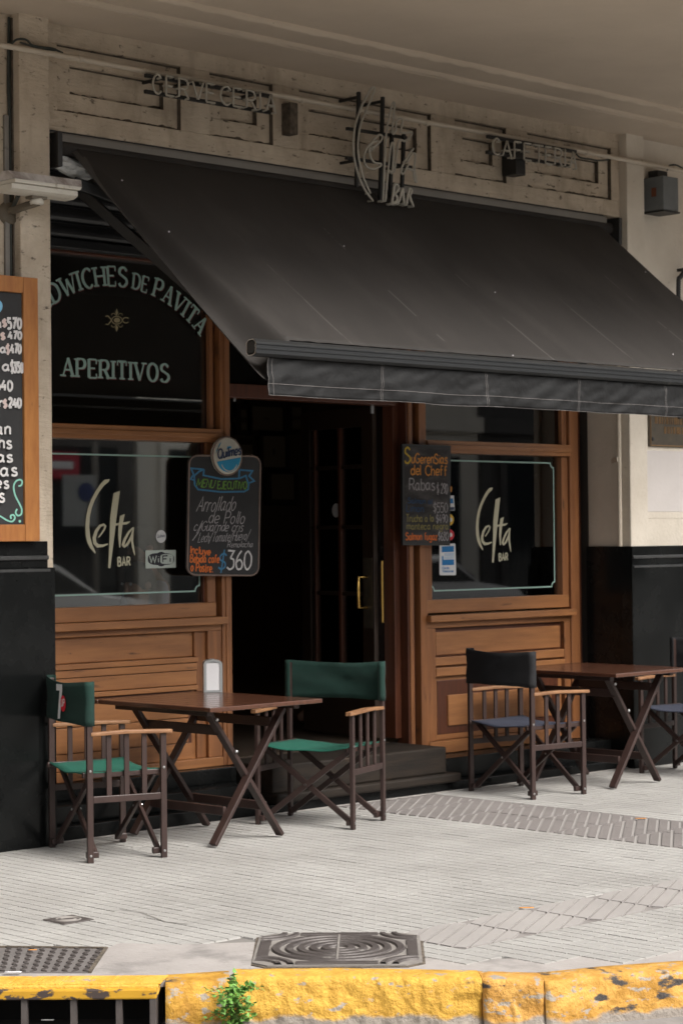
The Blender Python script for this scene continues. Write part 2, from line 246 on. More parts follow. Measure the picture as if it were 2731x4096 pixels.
# ------------------------------------------------------------------ mesh builder
class MB:
    def __init__(s): s.v = []; s.f = []; s.mi = []; s.eps = 0.0
    def face(s, pts, mi=0):
        n = len(s.v); s.v += [tuple(p) for p in pts]; s.f.append(tuple(range(n, n + len(pts)))); s.mi.append(mi)
    def grid(s, rows, mi=0, closed=False):
        n = len(s.v); w_ = len(rows[0])
        for r in rows: s.v += [tuple(p) for p in r]
        for i in range(len(rows) - 1):
            for j in range(w_ if closed else w_ - 1):
                k = (j + 1) % w_
                s.f.append((n + i * w_ + j, n + i * w_ + k, n + (i + 1) * w_ + k, n + (i + 1) * w_ + j)); s.mi.append(mi)
        return n
    def box(s, x0, x1, y0, y1, z0, z1, mi=0):
        s.hexa([(x0, y0, z0), (x1, y0, z0), (x1, y1, z0), (x0, y1, z0), (x0, y0, z1), (x1, y0, z1), (x1, y1, z1), (x0, y1, z1)], mi)
        return s
    def hexa(s, p, mi=0):
        n = len(s.v); s.v += [tuple(q) for q in p]
        for f in ((0, 3, 2, 1), (4, 5, 6, 7), (0, 1, 5, 4), (1, 2, 6, 5), (2, 3, 7, 6), (3, 0, 4, 7)):
            s.f.append(tuple(n + i for i in f)); s.mi.append(mi)
        return s
    def bar(s, a, b, w_, h, up=(0, 0, 1), mi=0, ext=0.0):     # rectangular bar from a to b: w_ across, h along up
        a = Vector(a); b = Vector(b); d = (b - a).normalized(); a = a - d * ext; b = b + d * ext
        u = Vector(up); sd = d.cross(u)
        if sd.length < 1e-4: sd = d.cross(Vector((1, 0, 0)))
        sd.normalize(); u = sd.cross(d).normalized()
        q = []
        for c in (a, b): q += [c - sd * w_ / 2 - u * h / 2, c + sd * w_ / 2 - u * h / 2, c + sd * w_ / 2 + u * h / 2, c - sd * w_ / 2 + u * h / 2]
        n = len(s.v); s.v += [tuple(p) for p in q]
        for f in ((0, 3, 2, 1), (4, 5, 6, 7), (0, 1, 5, 4), (1, 2, 6, 5), (2, 3, 7, 6), (3, 0, 4, 7)):
            s.f.append(tuple(n + i for i in f)); s.mi.append(mi)
        return s
    def tube(s, pts, r, n=8, mi=0, cap=True):
        pts = [Vector(p) for p in pts]
        rr = r if isinstance(r, (list, tuple)) else [r] * len(pts)
        rows = []; pu = None
        for i, p in enumerate(pts):
            d = (pts[min(i + 1, len(pts) - 1)] - pts[max(i - 1, 0)])
            if d.length < 1e-9: d = Vector((0, 0, 1))
            d.normalize()
            if pu is None:
                pu = Vector((0, 0, 1)) if abs(d.z) < 0.9 else Vector((1, 0, 0))
            pu = (pu - d * pu.dot(d)).normalized(); sd = d.cross(pu)
            rows.append([p + (pu * math.cos(2 * PI * k / n) + sd * math.sin(2 * PI * k / n)) * rr[i] for k in range(n)])
        s.grid(rows, mi, True)
        if cap: s.face(rows[0][::-1], mi); s.face(rows[-1], mi)
        return s
    def lathe(s, prof, c=(0, 0, 0), n=24, mi=0, axis='z'):
        rows = []
        for r, h in prof:
            row = []
            for k in range(n):
                a = 2 * PI * k / n; p = (r * math.cos(a), r * math.sin(a), h)
                if axis == 'y': p = (p[0], h, p[1])
                if axis == 'x': p = (h, p[0], p[1])
                row.append(Vector(c) + Vector(p))
            rows.append(row)
        s.grid(rows, mi, True); return s
    def prism(s, poly, d, mi=0):                              # polygon of 3D points extruded by vector d
        poly = [Vector(p) for p in poly]; d = Vector(d)
        s.face(poly, mi); s.face([p + d for p in poly][::-1], mi)
        for i in range(len(poly)):
            a, b = poly[i], poly[(i + 1) % len(poly)]
            s.face([a, a + d, b + d, b], mi)
        return s
    def ribbon(s, pts, wd, Pm, mi=0, closed=False):           # pts 2D, wd width(s); Pm(u, v, h) -> 3D point (h = lift)
        pts = [Vector((p[0], p[1])) for p in pts]
        q = [pts[0]]
        ws = wd if isinstance(wd, (list, tuple)) else [wd] * len(pts)
        w2 = [ws[0]]
        for p, w_ in zip(pts[1:], ws[1:]):
            if (p - q[-1]).length > 1e-6: q.append(p); w2.append(w_)
        pts = q
        if len(pts) < 2: return
        s.eps += 0.00012
        L = []; Rr = []; n = len(pts)
        for i, p in enumerate(pts):
            a = pts[i] - pts[i - 1] if i > 0 else (pts[0] - pts[-1] if closed else pts[1] - pts[0])
            b = pts[(i + 1) % n] - pts[i] if (i < n - 1 or closed) else a
            a = a.normalized() if a.length > 1e-9 else b.normalized(); b = b.normalized() if b.length > 1e-9 else a
            na = Vector((-a.y, a.x)); nb = Vector((-b.y, b.x)); m = na + nb
            if m.length < 0.3: m = na
            m.normalize(); k = 1 / max(0.5, m.dot(na))
            L.append(p + m * w2[i] / 2 * k); Rr.append(p - m * w2[i] / 2 * k)
        for i in range(n if closed else n - 1):
            j = (i + 1) % n
            s.face([Pm(*Rr[i], s.eps), Pm(*Rr[j], s.eps), Pm(*L[j], s.eps), Pm(*L[i], s.eps)], mi)
    def poly2(s, pts, Pm, mi=0):
        s.eps += 0.00012
        s.face([Pm(p[0], p[1], s.eps) for p in pts], mi)
    def mesh(s, name, smooth=False):
        me = bpy.data.meshes.new(name); me.from_pydata(s.v, [], s.f); me.update()
        if any(s.mi): me.polygons.foreach_set('material_index', s.mi)
        if smooth: me.polygons.foreach_set('use_smooth', [True] * len(me.polygons))
        return me
    def build(s, name, m, parent=None, smooth=False, bevel=0.0, sub=0, auto=False):
        me = s.mesh(name, smooth)
        for x in (m if isinstance(m, (list, tuple)) else [m]): me.materials.append(M[x] if isinstance(x, str) else x)
        o = bpy.data.objects.new(name, me); col.objects.link(o)
        if parent is not None: setpar(o, parent)
        if bevel:
            b = o.modifiers.new('bevel', 'BEVEL'); b.width = bevel; b.segments = 2; b.limit_method = 'ANGLE'
        if sub:
            b = o.modifiers.new('sub', 'SUBSURF'); b.levels = sub; b.render_levels = sub
        return o
WORLD_OFF = {}
def setpar(o, p):
    o.parent = p
    if p.name in WORLD_OFF: o.matrix_parent_inverse = Matrix.Translation(-WORLD_OFF[p.name])
    elif p.parent is not None or p.type == 'MESH': o.matrix_parent_inverse = Matrix.Identity(4)
def fixbev(m, b): return m
def tag(o, label=None, cat=None, group=None, kind=None):
    if label: o['label'] = label
    if cat: o['category'] = cat
    if group: o['group'] = group
    if kind: o['kind'] = kind
    return o
def thing(name, label, cat, base=(0, 0, 0), group=None, world=True, rz=0.0):
    """Empty at the thing's base. world=True: children are written in world coordinates."""
    o = bpy.data.objects.new(name, None); col.objects.link(o); o.empty_display_size = 0.1
    o.location = base; o.rotation_euler = (0, 0, rz)
    if world: WORLD_OFF[o.name] = Vector(base)
    return tag(o, label, cat, group)
def bx(name, m, parent, x0, x1, y0, y1, z0, z1, bevel=0.0):
    return MB().box(x0, x1, y0, y1, z0, z1).build(name, m, parent, bevel=bevel)
def copy_tree(o, parent=None):
    c = o.copy(); col.objects.link(c)
    if parent is not None: c.parent = parent
    for ch in list(o.children): copy_tree(ch, c)
    return c

# ------------------------------------------------------------------ lettering
GS = {
 'A':'60|0 0 30 100 60 0|11 36 49 36','B':'50|0 0 0 100|~0 100 35 98 44 78 32 56 0 52|~0 52 40 48 50 26 38 3 0 0',
 'C':'55|~55 85 34 100 10 84 0 50 10 16 34 0 55 15','D':'55|0 0 0 100|~0 100 32 96 53 72 53 28 32 4 0 0',
 'E':'45|45 100 0 100 0 0 45 0|0 52 36 52','F':'45|45 100 0 100 0 0|0 52 36 52','G':'58|~55 85 34 100 10 84 0 50 10 16 34 0 55 18|55 18 55 46 34 46',
 'H':'55|0 0 0 100|55 0 55 100|0 52 55 52','I':'6|3 0 3 100','J':'40|~40 100 40 22 24 0 6 6 0 22','K':'52|0 0 0 100|50 100 0 45|16 58 52 0',
 'L':'42|0 100 0 0 42 0','M':'70|0 0 0 100 35 30 70 100 70 0','N':'55|0 0 0 100 55 0 55 100',
 'O':'60|~30 100 8 84 0 50 8 16 30 0 52 16 60 50 52 84 30 100','P':'48|0 0 0 100|~0 100 36 97 48 74 36 50 0 47',
 'Q':'62|~30 100 8 84 0 50 8 16 30 0 52 16 60 50 52 84 30 100|36 22 62 -6','R':'52|0 0 0 100|~0 100 36 97 48 74 36 50 0 47|26 48 52 0',
 'S':'48|~46 84 26 100 5 88 4 66 24 53 44 40 48 20 30 1 8 3 0 16','T':'54|0 100 54 100|27 100 27 0','U':'54|~0 100 0 30 14 3 38 3 54 30 54 100',
 'V':'58|0 100 29 0 58 100','W':'82|0 100 20 0 41 80 62 0 82 100','X':'54|0 0 54 100|0 100 54 0','Y':'54|0 100 27 50 54 100|27 50 27 0','Z':'52|0 100 52 100 0 0 52 0',
 'a':'46|~38 52 20 62 3 46 1 20 14 2 30 10 38 34|~38 62 38 12 48 2','b':'40|0 100 0 0|~0 46 18 62 37 48 39 26 30 5 14 0 0 14',
 'c':'38|~38 52 20 62 3 46 1 18 16 1 38 10','d':'42|~38 46 20 62 3 46 1 18 16 1 32 10 38 30|40 100 40 0','e':'40|~2 30 38 34 36 54 20 62 3 46 1 18 16 1 38 10',
 'f':'32|~32 94 18 98 12 80 12 0|0 60 28 60','g':'42|~38 52 20 62 3 46 3 22 18 6 36 18|~38 62 38 -18 20 -32 2 -22','h':'38|0 100 0 0|~0 42 16 62 34 54 36 30 36 0',
 'i':'8|4 60 4 0|4 80 4 86','j':'18|~16 60 16 -18 0 -28|16 80 16 86','k':'36|0 100 0 0|34 58 0 26|12 36 36 0','l':'8|4 100 4 0','m':'60|0 62 0 0|~0 44 14 62 28 50 29 0|~29 44 44 62 58 50 59 0',
 'n':'38|0 62 0 0|~0 42 16 62 34 54 36 30 36 0','o':'42|~21 62 4 46 4 16 21 0 38 16 38 46 21 62','p':'40|0 62 0 -34|~0 46 18 62 37 48 39 26 30 5 14 0 0 14',
 'q':'40|~38 46 20 62 3 46 1 18 16 1 38 20|38 62 38 -34','r':'28|0 62 0 0|~0 40 12 60 28 58','s':'34|~32 54 16 62 3 50 14 34 30 24 30 6 14 0 0 8','t':'28|10 90 10 10|~10 10 16 0 28 4|0 60 26 60',
 'u':'38|~0 62 0 16 12 0 28 6 36 24|36 62 36 0','v':'38|0 62 19 0 38 62','w':'56|0 62 14 0 28 50 42 0 56 62','x':'36|0 62 36 0|36 62 0 0','y':'38|0 62 19 4|~38 62 20 0 8 -30','z':'34|0 60 34 60 0 0 34 0',
 '0':'50|~25 100 4 80 2 30 22 0 46 24 48 70 25 100','1':'20|0 80 18 100 18 0','2':'48|~2 78 20 100 44 88 42 60 20 30 0 2|0 2 48 2','3':'46|2 100 44 98 20 60|~20 60 44 50 44 14 20 0 0 12',
 '4':'50|30 100 0 36 50 36|38 62 36 0','5':'46|44 100 6 100 4 58|~4 58 28 64 46 44 42 12 18 0 0 10','6':'46|~36 100 12 70 2 30 14 2 38 6 44 32 26 52 6 40','7':'46|0 100 46 100 16 0|14 52 40 52',
 '8':'46|~23 100 4 84 14 60 40 40 44 14 23 0 2 14 8 42 34 62 42 84 23 100','9':'46|~44 70 26 50 4 62 6 90 28 100 44 82 42 40 20 0','$':'46|~44 80 24 92 4 78 8 58 38 44 44 22 24 8 2 18|24 112 24 -12',
 '.':'8|2 2 8 6','/':'36|0 -20 36 110','-':'30|0 45 30 45',' ':'26|',
}
def catmull(p, n=6):
    out = []
    for i in range(len(p) - 1):
        a = p[max(i - 1, 0)]; b = p[i]; c = p[i + 1]; d = p[min(i + 2, len(p) - 1)]
        for k in range(n):
            t = k / n
            out.append(tuple(0.5 * (2 * b[j] + (c[j] - a[j]) * t + (2 * a[j] - 5 * b[j] + 4 * c[j] - d[j]) * t * t + (3 * b[j] - a[j] - 3 * c[j] + d[j]) * t ** 3) for j in range(len(b))))
    out.append(tuple(p[-1])); return out
GL = {}
for ch, st in GS.items():
    pr = st.split('|'); ss = []
    for q in pr[1:]:
        if not q: continue
        sm = q[0] == '~'; v = [float(t) / 100 for t in q.lstrip('~').split()]
        pts = list(zip(v[::2], v[1::2]))
        ss.append((catmull(pts) if sm else pts, sm))
    GL[ch] = (float(pr[0]) / 100, ss)
def layout(s, gap=0.16):
    x = 0; out = []
    for ch in s:
        wd, ss = GL[ch]; out.append((ch, x, wd, ss)); x += wd + gap
    return out, max(x - gap, 0.01)
def text_uv(mb, s, O, U, V, N, lw, mi=0, gap=0.16, jit=0.0, serif=False, warp=None):
    """Write s from O along U (its full length) with cap height V; N = unit normal towards the reader."""
    O = Vector(O); U = Vector(U); V = Vector(V); N = Vector(N)
    lay, tot = layout(s, gap); ul, vl = U.length, V.length; uh, vh = U / ul, V / vl
    Pm = warp or (lambda u, v, h: O + uh * u + vh * v + N * h)
    kx = ul / tot
    for ch, x, wd, ss in lay:
        jx, jy = random.uniform(-jit, jit), random.uniform(-jit, jit)
        for pts, sm in ss:
            q = [((x + p[0] + jx) * kx, (p[1] + jy) * vl) for p in pts]
            if not serif:
                mb.ribbon(q, lw, Pm, mi)
            else:
                tk = 0.19 * vl
                if sm:
                    n = len(q); ws = []
                    for i in range(n):
                        d = Vector(q[min(i + 1, n - 1)]) - Vector(q[max(i - 1, 0)])
                        d.normalize(); ws.append(tk * (0.45 + 0.6 * abs(d.y)))
                    mb.ribbon(q, ws, Pm, mi)
                else:
                    for a, b in zip(q[:-1], q[1:]):
                        hz = abs(a[1] - b[1]) < 0.05 * vl
                        thin = hz or (ch in 'AVW' and (b[0] - a[0]) * (b[1] - a[1]) > 0) or ch in 'N' and abs(a[0] - b[0]) < 1e-6
                        mb.ribbon([a, b], tk * (0.5 if thin else 1.0), Pm, mi)
                    for e, o2 in ((q[0], q[1]), (q[-1], q[-2])):
                        if abs(e[1] - o2[1]) > 0.3 * vl and (e[1] < 0.02 * vl or e[1] > 0.98 * vl):
                            yy = e[1] + (0.045 * vl if e[1] < 0.5 * vl else -0.045 * vl)
                            mb.ribbon([(e[0] - 0.17 * kx, yy), (e[0] + 0.17 * kx, yy)], 0.09 * vl, Pm, mi)
                    if ch in 'ETFL':
                        for e in ((q[0], q[-1]) if len(q) > 2 or ch == 'T' else ()):
                            if abs(e[0] - x * kx) > 0.2 * kx or ch == 'T':
                                sg = -1 if e[1] > 0.5 * vl else 1
                                mb.ribbon([(e[0], e[1]), (e[0], e[1] + sg * 0.24 * vl)], 0.08 * vl, Pm, mi)
NFRONT = Vector((0, -1, 0))
def text_px(mb, s, y, pl, pr, ptl, lw, mi=0, gap=0.16, jit=0.0, serif=False):
    O = WY(*pl, y); text_uv(mb, s, O, WY(*pr, y) - O, WY(*ptl, y) - O, NFRONT, lw, mi, gap, jit, serif)
def planepx(y):
    """photo-pixel drawing on the vertical plane y (used for hand-traced lettering)"""
    return lambda u, v, h: WY(u, v, y - h)

# ------------------------------------------------------------------ ground, road, kerb
KERB = [(-40, -1.75), (3.0, -1.75), (3.72, -2.05), (4.343, -2.609), (4.773, -3.002), (5.028, -3.114), (5.573, -3.756), (5.708, -3.90), (6.217, -4.183), (7.2, -5.05), (8.6, -6.0), (45, -6.0)]
g = MB(); g.face([(-120, -120, -0.16), (160, -120, -0.16), (160, 120, -0.16), (-120, 120, -0.16)])
tag(g.build('road', 'asphalt'), kind='structure')
g = MB()
for (a, b) in zip(KERB[:-1], KERB[1:]):
    n = Vector((-(b[1] - a[1]), b[0] - a[0], 0)).normalized()
    if n.y > 0: n = -n
    p = [Vector((*a, -0.154)) + n * 0.08, Vector((*b, -0.154)) + n * 0.08]
    q = [p[0] + n * 0.45, p[1] + n * 0.45]
    g.face([p[0], p[1], q[1], q[0]])
tag(g.build('gutter', 'gutter'), kind='structure')
pav = MB()
poly = [(x, y) for x, y in KERB]
top = [Vector((x, y, -0.0075)) for x, y in poly] + [Vector((45, 6, -0.0075)), Vector((-40, 6, -0.0075))]
pav.face(top)
pavement = tag(pav.build('pavement', 'grout'), kind='structure')

def kerb_y(x):
    for (a, b) in zip(KERB[:-1], KERB[1:]):
        if a[0] <= x <= b[0]: return a[1] + (b[1] - a[1]) * (x - a[0]) / (b[0] - a[0])
    return -6
T = 0.20
def tile_geo(mb, x, y, cells=3, t=T, dz=0.0):
    c = t / cells; gp = 0.0014; gy = 0.0011
    for i in range(cells):
        for j in range(cells):
            x0, x1, y0, y1 = x + i * c + gp * (1.9 if i == 0 else 1), x + (i + 1) * c - gp, y + j * c + gy, y + (j + 1) * c - gy
            e = 0.0022; zt = dz; zb = -0.0072
            n = len(mb.v)
            mb.v += [(x0, y0, zb), (x1, y0, zb), (x1, y1, zb), (x0, y1, zb), (x0 + e, y0 + e, zt), (x1 - e, y0 + e, zt), (x1 - e, y1 - e, zt), (x0 + e, y1 - e, zt)]
            for f in ((4, 5, 6, 7), (0, 1, 5, 4), (1, 2, 6, 5), (2, 3, 7, 6), (3, 0, 4, 7)): mb.f.append(tuple(n + k for k in f)); mb.mi.append(0)
MAN = [WZ(1000, 3880), WZ(1690, 3870), WZ(1680, 3735), WZ(1040, 3735)]
mc = sum((Vector(p) for p in MAN), Vector()) / 4
mu = ((MAN[1] - MAN[0]) + (MAN[2] - MAN[3])); mu.z = 0; mu.normalize()
mv = Vector((-mu.y, mu.x, 0)); MH = 0.31
GR = [WZ(-260, 3892), WZ(360, 3892), WZ(425, 3797), WZ(-260, 3790)]
def inpoly(p, poly):
    r = False; n = len(poly)
    for i in range(n):
        a, b = poly[i], poly[(i + 1) % n]
        if (a[1] > p[1]) != (b[1] > p[1]) and p[0] < (b[0] - a[0]) * (p[1] - a[1]) / (b[1] - a[1]) + a[0]: r = not r
    return r
CEM = [WZ(425, 3797), WZ(480, 3776), WZ(700, 3783), WZ(1020, 3772), WZ(1000, 3882), WZ(960, 3905), WZ(640, 3930), WZ(355, 3915)]
SC_ = Vector((5.20, -1.855, 0))
BAND1 = (8.45, 9.25); BAND2 = (-3.44, -3.04); B2X = 5.85
tiles = []
i0 = -2
for ix in range(0, 60):
    for iy in range(-40, 0):
        x = 2.45 + ix * T; y = iy * T - 0.045 + 0.005
        cxm, cym = x + T / 2, y + T / 2
        if x > 13.6 or any(kerb_y(min(max(xx, -39), 44)) > yy - 0.02 for xx in (x, x + T) for yy in (y,)): continue
        if BAND1[0] < cxm < BAND1[1]: continue
        if BAND2[0] < cym < BAND2[1] and x > B2X: continue
        d = Vector((cxm, cym, 0)) - mc
        if abs(d.dot(mu)) < MH - 0.05 and abs(d.dot(mv)) < MH - 0.05: continue
        if inpoly((cxm, cym), [(p.x, p.y) for p in CEM]) or inpoly((cxm, cym), [(p.x, p.y) for p in GR]): continue
        p = Vector((cxm, cym, 0)); dd = p - CAMP; dep = depth_of(p)
        sx = PCX + FPX * dd.dot(right) / dep; sy = PCY + FPX * dd.dot(down) / dep
        vis = -40 < sx < 2780 and sy < 4120
        tiles.append((0 if vis else 1, dep, x, y))
tiles.sort()
tm = MB(); tile_geo(tm, -T / 2, -T / 2); tme = tm.mesh('paving_tile'); 
TM = [tilemat('tile_%d' % k, s_) for k, s_ in enumerate((1.0, 0.965, 1.03))]
tmes = []
for k in range(3):
    me = tme.copy(); me.materials.append(TM[k]); tmes.append(me)
field = MB()
for k, (v, d, x, y) in enumerate(tiles):
    if k < 300 and v == 0:
        o = bpy.data.objects.new('paving_tile', random.choice(tmes)); col.objects.link(o); o.parent = pavement
        o.location = (x + T / 2, y + T / 2, random.uniform(-0.0012, 0.0008))
    else:
        tile_geo(field, x, y, dz=random.uniform(-0.0012, 0.0008))
tag(field.build('tile_field', 'tile_field', pavement), kind='stuff')

def ribbed(mb, x0, y0, w_, h, ang, pitch=0.052, rw=0.034, dz=0.0, dots=False):
    """slab with raised ribs at angle ang (clipped to its rectangle)"""
    mb.box(x0 + 0.002, x0 + w_ - 0.002, y0 + 0.002, y0 + h - 0.002, -0.02, -0.004 + dz)
    d = Vector((math.cos(ang), math.sin(ang))); n = Vector((-d.y, d.x)); c = Vector((x0 + w_ / 2, y0 + h / 2))
    R_ = (w_ + h)
    k = -int(R_ / pitch)
    while k * pitch < R_:
        o = c + n * (k * pitch)
        def clip(o):
            t0, t1 = -1e9, 1e9
            for ax, lo, hi in ((0, x0 + 0.006, x0 + w_ - 0.006), (1, y0 + 0.006, y0 + h - 0.006)):
                if abs(d[ax]) < 1e-6: continue
                a, b = (lo - o[ax]) / d[ax], (hi - o[ax]) / d[ax]
                t0 = max(t0, min(a, b)); t1 = min(t1, max(a, b))
            return t0, t1
        e = clip(o - n * rw / 2); f = clip(o + n * rw / 2)
        if e[1] > e[0] + 0.01 and f[1] > f[0] + 0.01:
            A = o - n * rw / 2; B = o + n * rw / 2
            p = [A + d * e[0], A + d * e[1], B + d * f[1], B + d * f[0]]
            mb.hexa([(q.x, q.y, -0.005 + dz) for q in p] + [(q.x, q.y, 0.002 + dz) for q in p], 1)
        k += 1
for j in range(0, 16):
    for i in range(2):
        x0 = BAND1[0] + i * 0.4; y0 = -0.045 - (j + 1) * 0.4
        if kerb_y(x0) > y0 - 0.02: continue
        mb = MB(); ribbed(mb, x0, y0, 0.4, 0.4, math.atan2(0.6, 0.8), pitch=0.060, rw=0.042, dz=random.uniform(-0.001, 0.001))
        mb.build('ribbed_slab', ['rib_gap', 'tile_ribbed'], pavement)
for i in range(0, 24):
    x0 = B2X + i * 0.4
    if x0 + 0.4 > BAND1[0] + 0.01: w2 = BAND1[0] - x0
    else: w2 = 0.4
    if w2 < 0.1: break
    if kerb_y(x0) > BAND2[0] + 0.08: continue
    mb = MB(); ribbed(mb, x0, BAND2[0], w2, 0.4, math.atan2(0.36, 0.66), pitch=0.062, rw=0.050, dots=True); mb.build('ribbed_slab', ['tile_ribbed_dark', 'tile_ribbed_light'], pavement)
# cement patch between the covers
cm = MB(); cm.prism([p + Vector((0, 0, 0.002)) for p in CEM], (0, 0, -0.02)); cm.build('cement_patch', 'cement', pavement)
st = MB(); kp = [Vector((x, y, 0)) for x, y in KERB[2:11]]; rows = []
for i, p in enumerate(kp):
    a = kp[max(i - 1, 0)]; b = kp[min(i + 1, len(kp) - 1)]; n = Vector((-(b.y - a.y), b.x - a.x, 0)).normalized()
    rows.append([p + Vector((0, 0, -0.0028)), p + n * 0.26 + Vector((0, 0, -0.0028)), p + n * 0.27 + Vector((0, 0, -0.012))])
st.grid(rows)
st.build('mortar_strip', 'cement', pavement)

for k, pts in enumerate((((480, 3640), (560, 3652), (660, 3690), (750, 3700)),)):
    mb = MB(); mb.ribbon([(WZ(*p).x, WZ(*p).y) for p in pts], 0.006, lambda u, v, h: Vector((u, v, 0.0022 + h))); mb.build('paving_crack', 'grout', pavement)
# kerb stones: rough, worn, painted
def kerb_stone(pts, m, label, rough=0.010, w_=0.16, zt=0.006, zb=-0.17, slope=0.03, seed=0, chip=0.0):
    """pts: photo pixels of the stone's inner top edge, left to right"""
    P = [WZ(*p) for p in pts]
    L = [0.0]
    for a, b in zip(P[:-1], P[1:]): L.append(L[-1] + (b - a).length)
    n_u, rows = max(30, int(L[-1] / 0.009)), []
    def at(t):
        s_ = t * L[-1]
        for i in range(len(P) - 1):
            if s_ <= L[i + 1] + 1e-9:
                return P[i].lerp(P[i + 1], (s_ - L[i]) / (L[i + 1] - L[i])), (P[i + 1] - P[i]).normalized()
    prof = [(0, zb), (0, zt - 0.010), (0.010, zt), (0.05, zt + 0.001), (0.09, zt), (0.115, zt - 0.002), (w_ - 0.018, zt - 0.003), (w_ - 0.006, zt - 0.010), (w_, zt - 0.024)]
    NK = 16
    for k in range(1, NK + 1): prof.append((w_ + slope * (k / NK) ** 0.8, zt - 0.034 + (zb - zt + 0.034) * k / NK))
    for i in range(n_u + 1):
        t = i / n_u; c, d = at(t); nn = Vector((-0.643, -0.766, 0)).normalized()
        e = min(t, 1 - t) * L[-1]; rnd = 0.012 * max(0, 1 - e / 0.022) ** 2
        row = []
        for k, (o, z) in enumerate(prof):
            q = c + nn * o + Vector((0, 0, z))
            f = noise.fractal(q * 34 + Vector((seed, 0, 0)), 0.9, 2.0, 5)
            g2 = noise.noise(q * 7 + Vector((0, seed, 0)))
            h2 = max(0.0, noise.noise(q * 11 + Vector((seed, seed, 4))) - 0.25)
            amp = rough * 0.62 if k > 6 else rough * 0.18
            q += nn * (f * amp * 0.8 + g2 * amp - h2 * amp * 2.4) + Vector((0, 0, f * 0.3 * amp))
            if k > 5: q -= nn * rnd
            if chip and t > 0.5 and e < 0.14 and k > 9: q -= nn * chip * (1 - e / 0.14) * max(0, math.sin((k - 9) / 15 * PI))
            row.append(q)
        rows.append(row)
    mb = MB(); mb.grid(rows); mb.face(rows[0]); mb.face(rows[-1][::-1])
    o = mb.build('kerb_stone', m, smooth=True)
    return tag(o, label, 'kerb stone', 'painted kerb stones along the pavement edge')
kerb_stone([(664, 3905), (915, 3889)], 'kerb_a', 'short yellow kerb stone between the storm drain and the weed', seed=3, rough=0.012)
kerb_stone([(935, 3882), (1366, 3878), (1906, 3888)], 'kerb_b', 'long bright yellow kerb stone in front of the ringed manhole cover', seed=11, rough=0.014, chip=0.03)
kerb_stone([(1909, 3890), (2151, 3897)], 'kerb_c', 'short orange-yellow kerb stone with a dark broken edge, beside the longest stone', seed=21, rough=0.014, chip=0.02)
kerb_stone([(2152, 3897), (2400, 3872), (2800, 3843)], 'kerb_d', 'yellow kerb stone with a broad black worn streak along its top edge', seed=37, rough=0.006)
for i, (a, b) in enumerate((((2810, 3842), (3400, 3800)), ((-1600, 3925), (-960, 3920)))):
    kerb_stone([a, b], 'kerb_d', ('worn yellow kerb stone beyond the black-streaked one', 'worn yellow kerb stone beyond the storm drain')[i], seed=50 + i)
# storm drain: top slab over a barred opening
A = WZ(-950, 3918); B = WZ(652, 3906); d = (B - A).normalized(); n = Vector((d.y, -d.x, 0)); n = -n if n.y > 0 else n
dr = thing('storm_drain', 'kerb storm drain with iron bars below a yellow painted slab', 'drain', A)
def dbox(name, m, t0, t1, o0, o1, z0, z1, bevel=0.0):
    p = [A + d * t0 + n * o0, A + d * t1 + n * o0, A + d * t1 + n * o1, A + d * t0 + n * o1]
    return MB().hexa([q + Vector((0, 0, z0)) for q in p] + [q + Vector((0, 0, z1)) for q in p]).build(name, m, dr, bevel=bevel)
LD = (B - A).length
M['drain_top'] = kerbmat('drain_top', (0.70, 0.42, 0.07), (0.58, 0.31, 0.03), 0.61, 0.66)
M['drain_lip'] = mat('drain_lip', (0.55, 0.30, 0.015), (0.42, 0.22, 0.01), rough=0.7, ns=4, spots=(9, 0.50, (0.05, 0.035, 0.03), (0.7, 0.7, 1.4), 0.03), detail=8)
slab = dbox('drain_slab', 'drain_top', 0, LD, 0, 0.175, -0.03, 0.004, 0.004)
dbox('slab_lip', 'drain_lip', 0.0, LD - 0.004, 0.168, 0.188, -0.042, -0.006, 0.006)
k = 0.05
while k < LD - 0.05:                                          # pattern of shallow cross ribs on the slab
    p = [A + d * k + n * 0.02, A + d * (k + 0.075) + n * 0.02, A + d * (k + 0.06) + n * 0.155, A + d * (k - 0.015) + n * 0.155]
    MB().hexa([q + Vector((0, 0, 0.003)) for q in p] + [q + Vector((0, 0, 0.0075)) for q in p]).build('slab_rib', 'drain_top', dr, bevel=0.002)
    k += 0.088
dbox('end_post', 'iron', LD - 0.03, LD - 0.006, 0.10, 0.185, -0.17, -0.03, 0.003)
dbox('back_wall', 'void', 0, LD, -0.02, 0.0, -0.155, -0.03)  # near-black colour stands in for the darkness inside the pit, floor too
dbox('pit_floor', 'void', 0, LD, 0.0, 0.19, -0.154, -0.150)
for px_ in (-780, -560, -400, -90, 105, 300, 480):
    q = WZ(px_, 3940); t = (q - A).dot(d)
    MB().bar(A + d * t + n * 0.16 + Vector((0, 0, -0.17)), A + d * t + n * 0.16 + Vector((0, 0, -0.03)), 0.022, 0.03, up=n).build('drain_bar', 'iron', dr)
